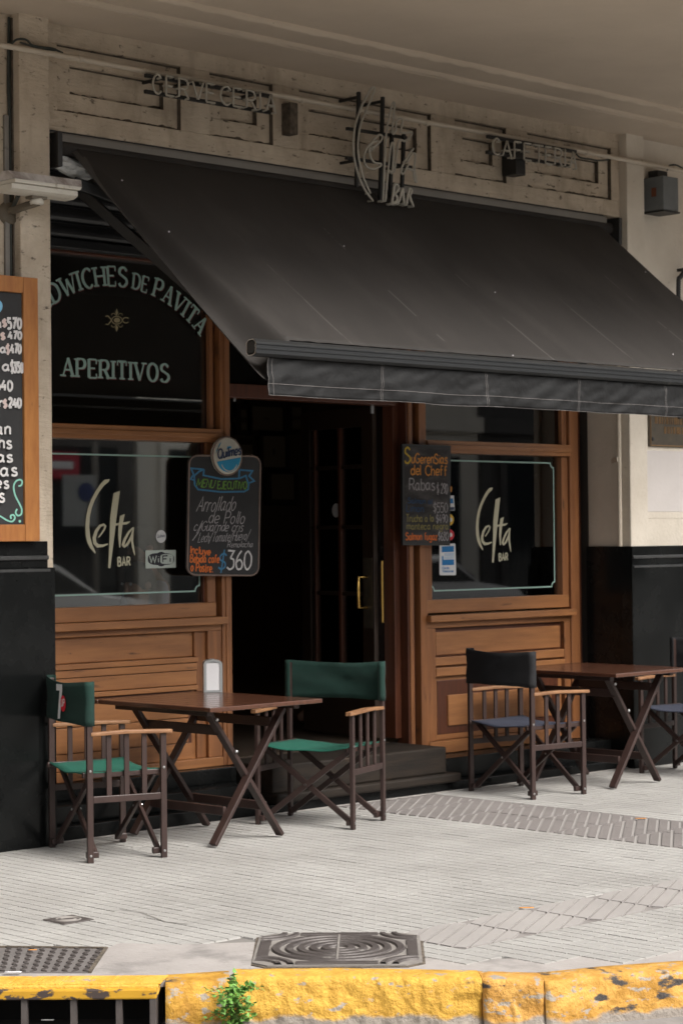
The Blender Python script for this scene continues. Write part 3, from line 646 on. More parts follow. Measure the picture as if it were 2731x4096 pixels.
# litter lying in the drain mouth and on the slab
def litter(px_, py_, z, m, label, s_=0.03, o=0.0):
    c = WZ(px_, py_, z) + n * o; mb = MB(); rows = []
    for i in range(5):
        rows.append([c + d * (i - 2) * s_ * 0.5 + n * (j - 1) * s_ * 0.3 + Vector((0, 0, 0.004 + abs(noise.noise(Vector((i, j, px_)))) * s_ * 1.6)) for j in range(3)])
    mb.grid(rows); ob = mb.build('litter_scrap', m, smooth=True)
    md = ob.modifiers.new('t', 'SOLIDIFY'); md.thickness = 0.002
    return tag(ob, label, 'litter')
litter(190, 4085, -0.13, 'paper', 'crumpled white scrap standing in the mouth of the storm drain', 0.022)
litter(52, 3893, 0.006, 'paper', 'small white paper scrap on the chequered steel plate edge', 0.03)
litter(130, 3804, 0.012, 'chalk_amber', 'thin orange cigarette end on the back edge of the chequered plate', 0.016)
litter(2105, 3635, 0.004, 'chalk_amber', 'tiny orange leaf lying beside the paler ribbed strip', 0.03)
litter(2562, 3277, 0.004, 'chalk_amber', 'tiny orange scrap lying on the dark ribbed strip', 0.03)

# chequered steel plate
pl = thing('access_plate', 'chequered steel access plate set in the pavement beside the drain', 'steel plate', GR[0])
MB().prism([p + Vector((0, 0, 0.001)) for p in GR], (0, 0, -0.02)).build('plate', 'steelplate', pl)
mb = MB(); ud = (GR[1] - GR[0]); vd = (GR[3] - GR[0]); ul, vl = ud.length, vd.length; ud.normalize(); vd.normalize()
nu, nv = int(ul / 0.036), int(vl / 0.036)
for i in range(nu):
    for j in range(nv):
        s0 = (i + 0.5) / nu; t0 = (j + 0.5) / nv
        a = GR[0].lerp(GR[1], s0); b = GR[3].lerp(GR[2], s0); c = a.lerp(b, t0)
        dv = (ud + vd).normalized() if (i + j) % 2 else (ud - vd).normalized(); nn = Vector((-dv.y, dv.x, 0))
        p = [c - dv * 0.016, c - nn * 0.006, c + dv * 0.016, c + nn * 0.006]
        mb.face([q + Vector((0, 0, 0.0055)) for q in p])
        for e in range(4):
            mb.face([p[e] + Vector((0, 0, 0.0005)), p[(e + 1) % 4] + Vector((0, 0, 0.0005)), p[(e + 1) % 4] + Vector((0, 0, 0.0055)), p[e] + Vector((0, 0, 0.0055))])
tag(mb.build('tread_bumps', 'iron', pl), kind='stuff')
mb = MB()
for a, b in ((GR[1], GR[2]), (GR[2], GR[3])): mb.bar(a + Vector((0, 0, 0.002)), b + Vector((0, 0, 0.002)), 0.014, 0.01)
mb.build('plate_frame', 'dark_brown', pl)

# ringed manhole cover
mh = thing('manhole_cover', 'square cast iron manhole cover with raised concentric rings', 'manhole cover', mc)
def Lm(u, v, z): return mc + mu * u + mv * v + Vector((0, 0, z))
c = 0.06
octo = [(-MH + c, -MH), (MH - c, -MH), (MH, -MH + c), (MH, MH - c), (MH - c, MH), (-MH + c, MH), (-MH, MH - c), (-MH, -MH + c)]
MB().prism([Lm(u * 1.035, v * 1.035, 0.001) for u, v in octo], (0, 0, -0.03)).build('frame', 'dark_brown', mh)
MB().prism([Lm(u, v, 0.006) for u, v in octo], (0, 0, -0.02)).build('lid', 'iron_dust', mh, bevel=0.003)
for r_ in (0.05, 0.095, 0.14, 0.185, 0.235):
    mb = MB(); rows = []
    for k in range(49):
        a = 2 * PI * k / 48; ca, sa = math.cos(a), math.sin(a)
        rows.append([Lm(ca * (r_ + o), sa * (r_ + o), z) for o, z in ((-0.017, 0.005), (-0.012, 0.0135), (0.012, 0.0135), (0.017, 0.005))])
    mb.grid(rows); mb.build('ring', 'iron', mh, smooth=False)
for sx, sy in ((-1, -1), (1, -1), (1, 1), (-1, 1)):
    for r_ in (0.09, 0.135):
        mb = MB(); rows = []
        for k in range(13):
            a = math.atan2(-sy, -sx) + (k / 12 - 0.5) * PI * 0.47; ca, sa = math.cos(a), math.sin(a)
            rows.append([Lm(sx * (MH - 0.008) + ca * (r_ + o), sy * (MH - 0.008) + sa * (r_ + o), z) for o, z in ((-0.013, 0.005), (-0.009, 0.013), (0.009, 0.013), (0.013, 0.005))])
        mb.grid(rows); mb.build('corner_arc', 'iron', mh)
for (sx, sy) in ((-1, 0), (1, 0), (0, -1), (0, 1)):
    w0, w1 = (0.256, 0.298); e_ = 0.15
    p_ = [(sx * w0 - abs(sy) * e_, sy * w0 - abs(sx) * e_), (sx * w1 + abs(sy) * -e_, sy * w1 - abs(sx) * e_), (sx * w1 + abs(sy) * e_, sy * w1 + abs(sx) * e_), (sx * w0 + abs(sy) * e_, sy * w0 + abs(sx) * e_)]
    MB().hexa([Lm(u, v, 0.005) for u, v in p_] + [Lm(u, v, 0.0115) for u, v in p_]).build('raised_pad', 'iron', mh, bevel=0.003)
MB().bar(Lm(0, -0.24, 0.0135), Lm(0, 0.24, 0.0135), 0.008, 0.002).build('lid_joint', 'iron_dust', mh)
for s_ in (-1, 1): MB().bar(Lm(s_ * 0.27, -0.03, 0.008), Lm(s_ * 0.27, 0.04, 0.008), 0.03, 0.006).build('lifting_slot', 'iron_dust', mh)
# small valve cover
vc = thing('valve_cover', 'small square iron valve cover set in the tiles', 'valve cover', SC_)
MB().box(SC_.x - 0.075, SC_.x + 0.075, SC_.y - 0.075, SC_.y + 0.075, -0.02, 0.004).build('cover', 'iron', vc, bevel=0.003)
for r_ in (0.03, 0.05):
    mb = MB(); mb.grid([[SC_ + Vector((math.cos(2 * PI * k / 24) * (r_ + o), math.sin(2 * PI * k / 24) * (r_ + o), z)) for o, z in ((-0.006, 0.003), (0, 0.008), (0.006, 0.003))] for k in range(25)])
    mb.build('ring', 'iron_dust', vc)

# weed in the kerb joint
wp = thing('weed_plant', 'green leafy weed growing out of the joint between two kerb stones', 'plant', WZ(935, 3900))
base = WZ(935, 3905); kd = (WZ(1366, 3878) - WZ(700, 3903)).normalized(); kn = Vector((kd.y, -kd.x, 0)); kn = -kn if kn.y > 0 else kn
stems = MB(); leaves = MB(); rnd = random.Random(5)
for i in range(60):
    f = base + kn * rnd.uniform(0.12, 0.20) + kd * rnd.gauss(0, 0.012) + Vector((0, 0, rnd.uniform(-0.15, -0.02)))
    t = f + kn * rnd.uniform(0.01, 0.07) + kd * rnd.gauss(-0.005, 0.045) + Vector((0, 0, rnd.uniform(0.0, 0.085)))
    if rnd.random() < 0.3: t -= kd * 0.03; t.z -= 0.05
    t.z = min(t.z, 0.03 if abs((t - base).dot(kd) + 0.015) < 0.015 else -0.01)
    m_ = f.lerp(t, 0.5) + Vector((0, 0, 0.02)); stems.tube([f, m_, t], [0.0016, 0.0014, 0.001], 5)
    for k in range(9):
        q = f.lerp(t, 0.3 + 0.7 * k / 8) + Vector((0, 0, 0.012))
        dr_ = Vector((rnd.gauss(0, 1), rnd.gauss(0, 1), rnd.gauss(0.15, 0.5))) + kn * 0.6; dr_.normalize()
        sd = dr_.cross(Vector((rnd.gauss(0, 0.5), rnd.gauss(0, 0.5), 1))).normalized(); ln = rnd.uniform(0.014, 0.028); wd = ln * rnd.uniform(0.32, 0.45)
        nn = dr_.cross(sd)
        a, b, c2, d2, e2 = q, q + dr_ * ln * 0.4 + sd * wd, q + dr_ * ln, q + dr_ * ln * 0.4 - sd * wd, q + dr_ * ln * 0.45 - nn * 0.002
        leaves.face([a, b, e2]); leaves.face([b, c2, e2]); leaves.face([c2, d2, e2]); leaves.face([d2, a, e2])
stems.build('stem', 'stem', wp); leaves.build('foliage', 'leaf', wp)

# ------------------------------------------------------------------ building
bd = thing('cafe_building', 'cream plastered building front with panelled frieze and black granite dado', 'building', (8.8, 0, 0))
XL, XR = 6.45, 11.15
bx('wall', 'plaster', bd, -2.0, 6.262, 0.0, 0.30, 0, 4.24)
bx('wall', 'plaster_light', bd, 11.337, 20.0, 0.0, 0.30, 0, 4.24)
bx('pilaster', 'plaster', bd, 6.264, XL, -0.065, 0.30, 0, 4.23, 0.006)
bx('pilaster', 'plaster_light', bd, XR, 11.335, -0.065, 0.30, 0, 4.23, 0.006)
bx('edge_strip', 'dark_brown', bd, 6.254, 6.2635, -0.012, -0.001, 1.5, 4.2)
# frieze with stepped panels
ZB, Z0, Z1, ZT = 3.667, 3.770, 4.118, 4.23
PX = [(6.548, 7.374), (7.580, 8.048), (8.250, 9.340), (9.550, 10.024), (10.226, 11.068)]
fz = MB(); fz.box(XL, XR, 0.062, 0.30, ZB, ZT); frieze = fz.build('frieze', 'plaster', bd)
bx('frieze_band', 'plaster', frieze, XL, XR, 0.0, 0.062, ZB, Z0, 0.004)
bx('frieze_band', 'plaster', frieze, XL, XR, 0.0, 0.062, Z1, ZT, 0.004)
ed = [XL] + [v for p in PX for v in p] + [XR]
for a, b in zip(ed[::2], ed[1::2]): bx('frieze_stile', 'plaster', frieze, a, b, 0.0, 0.062, Z0, Z1, 0.004)
for a, b in PX:
    i_ = 0.103
    mb = MB(); mb.box(a, b, 0.028, 0.062, Z0, Z0 + i_); mb.box(a, b, 0.028, 0.062, Z1 - 0.095, Z1)
    mb.box(a, a + 0.10, 0.028, 0.062, Z0 + i_, Z1 - 0.095); mb.box(b - 0.098, b, 0.028, 0.062, Z0 + i_, Z1 - 0.095)
    mb.build('frieze_panel', 'plaster', frieze, bevel=0.003)
    # dark brown lines along the stepped edges of the panel
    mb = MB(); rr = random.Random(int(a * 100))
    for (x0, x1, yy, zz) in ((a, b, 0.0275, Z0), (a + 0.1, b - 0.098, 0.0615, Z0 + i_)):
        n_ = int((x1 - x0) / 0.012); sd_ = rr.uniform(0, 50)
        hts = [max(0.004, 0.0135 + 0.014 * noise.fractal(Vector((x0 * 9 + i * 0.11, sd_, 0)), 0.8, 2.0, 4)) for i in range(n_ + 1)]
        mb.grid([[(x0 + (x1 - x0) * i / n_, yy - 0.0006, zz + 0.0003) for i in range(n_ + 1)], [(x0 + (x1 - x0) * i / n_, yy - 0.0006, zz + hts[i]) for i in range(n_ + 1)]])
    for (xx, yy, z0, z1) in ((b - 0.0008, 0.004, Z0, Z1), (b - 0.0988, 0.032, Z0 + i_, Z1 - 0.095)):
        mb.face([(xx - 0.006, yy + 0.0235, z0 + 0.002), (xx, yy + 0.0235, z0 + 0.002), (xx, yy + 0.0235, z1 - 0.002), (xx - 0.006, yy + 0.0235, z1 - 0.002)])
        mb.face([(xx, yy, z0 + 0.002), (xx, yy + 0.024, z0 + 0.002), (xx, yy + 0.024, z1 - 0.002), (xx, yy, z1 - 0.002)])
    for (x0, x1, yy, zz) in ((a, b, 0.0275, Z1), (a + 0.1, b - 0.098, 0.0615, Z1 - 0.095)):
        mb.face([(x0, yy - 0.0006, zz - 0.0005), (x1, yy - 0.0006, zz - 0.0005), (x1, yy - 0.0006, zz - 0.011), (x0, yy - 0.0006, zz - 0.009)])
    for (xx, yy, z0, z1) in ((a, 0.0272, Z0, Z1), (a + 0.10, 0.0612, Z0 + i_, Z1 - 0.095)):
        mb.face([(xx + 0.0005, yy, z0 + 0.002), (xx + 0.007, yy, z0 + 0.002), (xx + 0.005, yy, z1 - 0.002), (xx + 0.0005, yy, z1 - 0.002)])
    tag(mb.build('edge_line', 'dark_brown', frieze), kind='stuff')
bx('drip_edge', 'plaster', frieze, XL, XR, -0.006, 0.05, ZB - 0.004, ZB + 0.022, 0.004)
# soffit of the projecting storey with two mouldings
bx('soffit', 'soffit', bd, -2.0, 20.0, -2.52, 0.30, 4.236, 4.50)
sof = bd.children[-1]
bx('cornice_band', 'soffit', bd, -2.0, 20.0, -0.40, 0.0, 4.216, 4.237, 0.004)
for y_, h_ in ((-0.43, 0.026), (-0.73, 0.030)):
    mb = MB(); rows = []
    for i in range(401):
        x = -2 + i * 22 / 400
        rows.append([(x, y_ + math.cos(a) * (0.024 + 0.009 * noise.noise(Vector((x * 5, y_, 0)))), 4.237 - math.sin(a) * h_ * (1 + 0.45 * noise.noise(Vector((x * 9, y_, 3))))) for a in [PI * k / 6 for k in range(7)]])
    mb.grid(rows); mb.build('moulding', 'soffit', bd, smooth=True)
bx('upper_storey', 'plaster_light', bd, -2.0, 20.0, -2.3, 0.3, 4.50, 8.0)
# black granite dado
for (x0, x1, zl, zu) in ((-2.0, 6.434, 1.410, 1.544), (11.115, 20.0, 1.347, 1.470)):
    gb = bx('granite_dado', 'granite', bd, x0, x1, -0.10, -0.004, 0, zl, 0.004)
    xe0, xe1 = (x0, x1 - 0.034) if x0 < 0 else (x0 + 0.02, x1)
    bx('dado_cap', 'granite', bd, xe0, xe1, -0.086, -0.003, zl, zu, 0.003)
    bx('dado_ridge', 'granite_trim', bd, xe0, xe1 + 0.002, -0.097, -0.085, zl + 0.040, zl + 0.062, 0.005)
    bx('dado_ridge', 'granite_trim', bd, xe0, xe1 + 0.004, -0.103, -0.099, zl - 0.020, zl - 0.006, 0.002)
bx('jamb_granite', 'granite', bd, 11.128, 11.149, -0.06, 0.30, 0, 1.47)
# stepped black plinth below the shopfront
bx('plinth', 'granite', bd, XL, 7.93, -0.035, 0.42, 0, 0.077, 0.005)
bx('plinth', 'granite', bd, XL, 7.925, 0.05, 0.42, 0.077, 0.171, 0.005)
bx('plinth', 'granite', bd, XL, 7.92, 0.22, 0.42, 0.171, 0.256, 0.005)
bx('plinth', 'granite', bd, 7.93, 11.13, -0.033, 0.42, 0, 0.058, 0.005)
bx('plinth', 'granite', bd, 9.46, 11.128, 0.10, 0.42, 0.058, 0.182, 0.005)
bx('mortar_seam', 'cement', bd, XL, 11.13, -0.045, -0.036, 0, 0.006)
# lighter repainted field on the right-hand wall
bx('repainted_field', mat('repaint', (0.60, 0.555, 0.53), (0.53, 0.49, 0.465), rough=0.9, ns=2.5, bump=0.15, bs=30), bd, 11.405, 13.0, -0.006, 0.002, 1.70, 2.115, 0.002)
bx('repainted_field', 'plaster_light', bd, 11.36, 13.1, -0.0035, 0.002, 1.655, 3.0, 0.002)
# interior shell
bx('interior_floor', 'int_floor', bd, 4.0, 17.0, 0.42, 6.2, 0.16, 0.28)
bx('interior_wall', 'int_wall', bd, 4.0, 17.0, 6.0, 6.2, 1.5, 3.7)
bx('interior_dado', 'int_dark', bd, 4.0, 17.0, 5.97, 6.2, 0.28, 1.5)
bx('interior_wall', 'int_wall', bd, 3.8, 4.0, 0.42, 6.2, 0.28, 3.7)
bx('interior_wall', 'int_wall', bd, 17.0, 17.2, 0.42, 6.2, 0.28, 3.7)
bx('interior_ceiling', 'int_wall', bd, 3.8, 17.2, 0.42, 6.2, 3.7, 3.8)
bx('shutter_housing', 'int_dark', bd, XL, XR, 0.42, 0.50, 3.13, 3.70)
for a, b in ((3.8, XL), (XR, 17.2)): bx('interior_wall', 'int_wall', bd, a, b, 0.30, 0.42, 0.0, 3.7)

# ------------------------------------------------------------------ wooden shopfront
sf = thing('wooden_shopfront', 'varnished orange wood shopfront with two big windows and an open doorway', 'shopfront', (8.8, 0.35, 0.06))
def wb(name, x0, x1, y0, z0, z1, m='wood', par=None, bev=0.004, y1=0.40): return bx(name, m, par or sf, x0, x1, y0, y1, z0, z1, bev)
# posts
wb('post', 7.892, 7.965, 0.30, 0.257, 3.14, 'wood_v', y1=0.46)
wb('post_bead', 7.918, 7.940, 0.293, 0.257, 3.14, 'wood_v', y1=0.301)
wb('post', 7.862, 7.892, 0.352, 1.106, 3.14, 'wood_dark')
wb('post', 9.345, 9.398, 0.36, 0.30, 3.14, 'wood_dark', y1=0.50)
wb('post', 9.400, 9.458, 0.30, 0.185, 3.14, 'wood_dark')  # jamb shade put into the wood colour, here and in the groove
wb('post_bead', 9.414, 9.448, 0.292, 0.185, 3.14, 'wood_v', y1=0.301)  # paler wood paints a narrow lit strip down the bead
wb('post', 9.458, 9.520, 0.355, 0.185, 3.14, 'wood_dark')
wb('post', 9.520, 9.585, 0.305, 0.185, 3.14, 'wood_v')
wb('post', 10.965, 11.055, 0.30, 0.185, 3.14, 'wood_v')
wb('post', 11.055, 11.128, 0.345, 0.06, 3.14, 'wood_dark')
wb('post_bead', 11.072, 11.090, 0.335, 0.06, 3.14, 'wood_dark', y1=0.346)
# left bay
def window(x0, x1, z0, z1, stile=0.055, railb=0.075, y=0.318, m='wood'):
    fr = MB()
    fr.box(x0, x1, y, 0.39, z0, z0 + railb)
    wnd = fr.build('window', 'wood', sf, bevel=0.004)
    return wnd
wl = wb('window', XL, 7.862, 0.315, 1.106, 1.186)
wb('window_stile', 7.800, 7.860, 0.318, 1.186, 2.094, 'wood_v', wl)
wb('pane', XL, 7.812, 0.357, 1.18, 2.10, 'glass', wl, 0, 0.363)
wb('pane_bead', 7.788, 7.802, 0.34, 1.186, 2.094, 'wood_dark', wl, 0.002, 0.357)
wb('transom', XL, 7.892, 0.292, 2.094, 2.172)
wb('transom_bead', XL, 7.892, 0.282, 2.118, 2.146)
wlu = wb('window', XL, 7.862, 0.325, 3.09, 3.14, 'wood_dark')
wb('pane', XL, 7.862, 0.357, 2.165, 3.10, 'glass', wlu, 0, 0.363)
wb('window_stile', 7.835, 7.862, 0.325, 2.172, 3.09, 'wood_v', wlu, 0.003, 0.356)
wb('sill', XL, 7.905, 0.262, 1.062, 1.104)
wb('dado_backing', XL, 7.892, 0.345, 0.257, 1.062, 'wood', y1=0.42)
wb('rail', XL, 7.892, 0.306, 1.026, 1.061)
wb('panel', XL, 7.70, 0.335, 0.886, 1.024)
wb('panel_moulding', 7.70, 7.722, 0.320, 0.884, 1.026, 'wood_v')
wb('stile', 7.79, 7.892, 0.308, 0.31, 1.026, 'wood_v')
wb('stile', 7.722, 7.79, 0.330, 0.31, 1.026, 'wood_v')
for z0, z1, yy in ((0.854, 0.882, 0.312), (0.810, 0.850, 0.322), (0.728, 0.806, 0.328), (0.698, 0.724, 0.314)): wb('board', XL, 7.722, yy, z0, z1, bev=0.003)
wb('panel', XL, 7.66, 0.326, 0.545, 0.662); wb('panel', XL, 7.66, 0.328, 0.405, 0.541)
wb('panel_moulding', 7.66, 7.69, 0.335, 0.37, 0.697, 'wood_dark')
wb('board', XL, 7.69, 0.334, 0.664, 0.697, 'wood_dark'); wb('board', XL, 7.69, 0.334, 0.31, 0.402)
wb('bottom_rail', XL, 7.892, 0.300, 0.257, 0.309)
# right bay
wr = wb('window', 9.585, 10.965, 0.318, 1.066, 1.150)
wb('window_stile', 9.587, 9.640, 0.318, 1.150, 2.074, 'wood_v', wr)
wb('window_stile', 10.900, 10.963, 0.318, 1.150, 2.074, 'wood_v', wr)
wb('pane', 9.60, 10.93, 0.357, 1.14, 2.08, 'glass', wr, 0, 0.363)
wb('transom', 9.585, 10.965, 0.292, 2.074, 2.152)
wb('transom_bead', 9.585, 10.965, 0.283, 2.098, 2.128)
wru = wb('window', 9.585, 10.965, 0.325, 3.09, 3.14, 'wood_dark')
wb('pane', 9.585, 10.965, 0.357, 2.145, 3.10, 'glass', wru, 0, 0.363)
wb('window_stile', 10.915, 10.963, 0.325, 2.152, 3.09, 'wood_v', wru, 0.003, 0.356)
wb('sill', 9.57, 10.975, 0.262, 1.012, 1.054)
wb('dado_backing', 9.585, 10.965, 0.345, 0.185, 1.012, 'wood', y1=0.42)
wb('rail', 9.585, 10.965, 0.308, 0.972, 1.011)
wb('panel', 9.68, 10.88, 0.330, 0.800, 0.946)
wb('panel_surround', 9.66, 10.90, 0.338, 0.790, 0.970, 'wood_dark')
for a, b in ((9.586, 9.658), (10.902, 10.964)): wb('stile', a, b, 0.310, 0.264, 0.971, 'wood_v')
wb('rail', 9.658, 10.902, 0.312, 0.735, 0.788); wb('rail', 9.658, 10.902, 0.306, 0.668, 0.722)
wb('panel_surround', 9.66, 10.90, 0.338, 0.266, 0.667, 'wood')
wb('panel_moulding', 9.69, 10.86, 0.334, 0.300, 0.640, 'wood_dark')
wb('panel', 9.78, 10.78, 0.322, 0.350, 0.545)
wb('bottom_rail', 9.586, 10.964, 0.300, 0.185, 0.263)
# doorway
wb('door_head', 7.966, 9.344, 0.33, 2.36, 2.44, 'wood_dark', y1=0.44)
wb('fanlight_pane', 7.966, 9.344, 0.357, 2.44, 3.13, 'glass', None, 0, 0.363)
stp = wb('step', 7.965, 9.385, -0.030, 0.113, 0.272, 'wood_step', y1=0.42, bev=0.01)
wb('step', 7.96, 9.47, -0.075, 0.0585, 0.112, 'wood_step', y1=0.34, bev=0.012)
# open door leaf, folded back into the room
P0 = WY(1505, 2300, 0.46); P1 = WY(1218, 2300, 1.24); P0.z = P1.z = 0
dd_ = (P1 - P0); LW = dd_.length; dd_.normalize(); dn_ = Vector((dd_.y, -dd_.x, 0)); dn_ = -dn_ if dn_.x > 0 else dn_
door = None
def dbx(name, u0, u1, z0, z1, t0, t1, m, par=None, bev=0.003):
    p = [P0 + dd_ * u0 + dn_ * t0, P0 + dd_ * u1 + dn_ * t0, P0 + dd_ * u1 + dn_ * t1, P0 + dd_ * u0 + dn_ * t1]
    return MB().hexa([q + Vector((0, 0, z0)) for q in p] + [q + Vector((0, 0, z1)) for q in p]).build(name, m, par or sf, bevel=bev)
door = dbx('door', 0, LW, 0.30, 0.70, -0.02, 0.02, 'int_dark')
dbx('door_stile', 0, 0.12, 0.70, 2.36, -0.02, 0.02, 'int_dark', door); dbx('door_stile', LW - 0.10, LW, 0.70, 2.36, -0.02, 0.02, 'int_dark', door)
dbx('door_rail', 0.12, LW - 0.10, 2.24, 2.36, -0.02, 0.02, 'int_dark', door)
dbx('muntin', LW * 0.44, LW * 0.44 + 0.03, 0.70, 2.24, -0.018, 0.022, 'wood_dark', door)
dbx('muntin', LW - 0.16, LW - 0.14, 0.70, 2.24, -0.018, 0.022, 'wood_dark', door)
for zz in (1.18, 1.60, 1.98): dbx('muntin', 0.12, LW - 0.10, zz, zz + 0.025, -0.015, 0.015, 'int_dark', door)
dbx('door_pane', 0.12, LW - 0.10, 0.70, 2.24, -0.003, 0.003, 'glass', door, 0)
dbx('finger_plate', 0.015, 0.105, 0.98, 1.42, 0.0205, 0.023, 'bronze', door, 0)
h0 = P0 + dd_ * 0.075 + dn_ * 0.02; h1 = P0 + dd_ * 0.075 + dn_ * 0.085
MB().tube([h0 + Vector((0, 0, 1.11)), h1 + Vector((0, 0, 1.11)), h1 + Vector((0, 0, 1.30)), h0 + Vector((0, 0, 1.30))], 0.011, 10).build('handle', 'brass', door, smooth=True)
q = WY(1528, 2300, 0.42); MB().tube([(q.x, q.y, 1.02), (q.x, q.y, 1.40)], 0.010, 10).build('handle', 'brass', door, smooth=True)
el = P0 + dd_ * 0.42 + dn_ * 0.0045
mb = MB(); mb.face([el + dd_ * 0.045 * math.cos(2 * PI * k / 24) + Vector((0, 0, 1.72 + 0.045 * math.sin(2 * PI * k / 24))) for k in range(24)]); mb.build('door_sticker', mat('sticker_grey', (0.5, 0.48, 0.48), rough=0.6), door)
q = WY(1485, 1628, 0.42); bx('latch_plate', 'steel', sf, q.x - 0.012, q.x + 0.012, 0.41, 0.42, q.z - 0.04, q.z + 0.02)
q = WY(935, 1585, 0.42); bx('latch_plate', 'steel', sf, q.x - 0.01, q.x + 0.006, 0.41, 0.42, q.z - 0.03, q.z + 0.03)
sl0 = WY(1512, 2300, 0.45).x
sp_ = wb('sidelight_pane', sl0, 9.344, 0.447, 0.55, 2.36, 'glass', None, 0, 0.453)
mb = MB(); Pm = planepx(0.4465)
mb.ribbon([(1532, 1660), (1550, 1700), (1553, 2100), (1557, 2700), (1545, 2730), (1543, 2745)], 4, Pm); mb.build('etched_border', mat('etch', (0.16, 0.17, 0.17), rough=0.6), sp_)

# ---- lettering and prints on the windows
YG = 0.3555
def celta(dx, dz, par):
    sc_ = 2.24; ox, oy = 150, 1750
    def Pm(u, v, h):
        p = WY(ox + u / sc_, oy + v / sc_, 0.357); return Vector((p.x + dx, 0.3562 - h, p.z + dz))
    mb = MB()
    mb.poly2([(648, 372), (600, 378), (560, 420), (520, 480), (480, 555), (452, 630), (435, 710), (428, 800), (432, 880), (445, 940), (470, 990), (516, 1042), (520, 1028), (492, 965), (472, 890), (463, 800), (468, 710), (486, 630), (512, 560), (550, 490), (595, 430), (636, 398)], Pm)
    mb.ribbon([(546, 895), (572, 862), (597, 825), (607, 795), (592, 780), (560, 792), (525, 840), (507, 900), (512, 945), (540, 972), (585, 970), (632, 954)], [10, 14, 16, 18, 18, 22, 28, 30, 30, 30, 22, 10], Pm)
    mb.poly2([(738, 478), (680, 500), (664, 610), (650, 720), (645, 900), (632, 1170), (652, 1172), (672, 1010), (690, 870), (704, 740), (722, 600)], Pm)
    mb.poly2([(781, 684), (738, 704), (724, 800), (722, 880), (732, 986), (742, 986), (748, 890), (760, 790)], Pm)
    mb.ribbon([(692, 782), (745, 772), (795, 768), (828, 754)], [18, 20, 22, 6], Pm)
    mb.ribbon([(856, 806), (815, 850), (780, 915), (765, 962), (778, 978), (805, 955), (832, 905), (850, 860)], [10, 20, 24, 24, 18, 22, 20, 14], Pm)
    mb.ribbon([(860, 806), (848, 860), (846, 930), (858, 1000), (870, 1056)], [10, 20, 22, 18, 6], Pm)
    o1 = Pm(720, 1152, 0); text_uv(mb, 'BAR', o1, Pm(828, 1146, 0) - o1, Pm(718, 1076, 0) - o1, NFRONT, 0.009, gap=0.22)
    mb.build('celta_lettering', 'print_cream', par)
celta(0, 0, wl); celta(3.118, -0.018, wr)
def border(x0, x1, z0, z1, par, nx=0.032, nz=0.032, left=True):
    def arc(cx_, cz_, a0, a1): return [(cx_ + nx * math.cos(a0 + (a1 - a0) * k / 8), cz_ + nz * math.sin(a0 + (a1 - a0) * k / 8)) for k in range(9)]
    pts = [(x0 + nx, z1)] + [(x1 - nx, z1)] + arc(x1, z1, PI, 1.5 * PI) + arc(x1, z0, 0.5 * PI, PI) + [(x0 + nx, z0)] + (arc(x0, z0, 0, 0.5 * PI) + arc(x0, z1, 1.5 * PI, 2 * PI))
    mb = MB(); mb.ribbon(pts, 0.009, lambda u, v, h: Vector((u, 0.3562 - h, v)), closed=True); mb.build('etched_border', 'print_teal', par)
border(6.40, 7.772, 1.252, 2.012, wl); border(9.665, 10.862, 1.205, 2.030, wr)
def rect_px(x0, y0, x1, y1, y):
    return [WY(x0, y0, y), WY(x1, y0, y), WY(x1, y1, y), WY(x0, y1, y)]
# upper-left pane: arched lettering, ornament, straight lettering (teal with a dark red shade)
for off, m in ((0.004, 'print_red'), (0.0, 'print_teal')):
    mb = MB(); 
    O = WY(252, 1504, 0.356); O += Vector((off * 0.9, off * 0.2, -off)); text_uv(mb, 'APERITIVOS', O, WY(672, 1528, 0.356) - WY(252, 1504, 0.356), Vector((0, 0, (WY(258, 1430, 0.356) - WY(252, 1504, 0.356)).z)), NFRONT, 0.01, gap=0.24, serif=True)
    mb.build('lettering', m, wlu)
    def warp(u, v, h):
        a = PI / 2 - u; rr_ = 0.802 + v
        return Vector((7.21 + math.cos(a) * rr_ + off * 0.9, 0.3562 - h + off * 0.2, 2.14 + math.sin(a) * rr_ - off))
    mb = MB()
    for word, u0, u1, hh in (('SANDWICHES', -0.87, 0.066, 0.106), ('DE', 0.122, 0.240, 0.088), ('PAVITA', 0.302, 0.785, 0.106)):
        wv = lambda u, v, h, u0=u0: warp(u0 + u, v, h)
        text_uv(mb, word, (0, 0, 0), (u1 - u0, 0, 0), (0, 0, hh), NFRONT, 0.01, gap=0.24, serif=True, warp=wv)
    mb.build('lettering', m, wlu)
mb = MB(); Pm = lambda u, v, h: WY(200 + u / 2.529, 1000 + v / 2.529, 0.3562 - h)
mb.poly2([(678 + 32 * math.cos(2 * PI * k / 20), 708 + 26 * math.sin(2 * PI * k / 20)) for k in range(20)], Pm)
for sy in (-1, 1):
    mb.poly2([(675, 708 + sy * 120), (690, 708 + sy * 75), (675, 708 + sy * 45), (662, 708 + sy * 75)], Pm)
    mb.ribbon(catmull([(562, 708 + sy * 36), (585, 708 + sy * 44), (608, 708 + sy * 20), (640, 708 - sy * 28), (678, 708 - sy * 38), (716, 708 - sy * 26), (745, 708 + sy * 18), (770, 708 + sy * 28), (795, 708 + sy * 18)]), 9, Pm)
    for sx in (-1, 1): mb.ribbon(catmull([(678 + sx * 8, 708 + sy * 45), (678 + sx * 28, 708 + sy * 68), (678 + sx * 48, 708 + sy * 66), (678 + sx * 54, 708 + sy * 48)]), 6, Pm)
mb.build('ornament', 'print_gold', wlu)
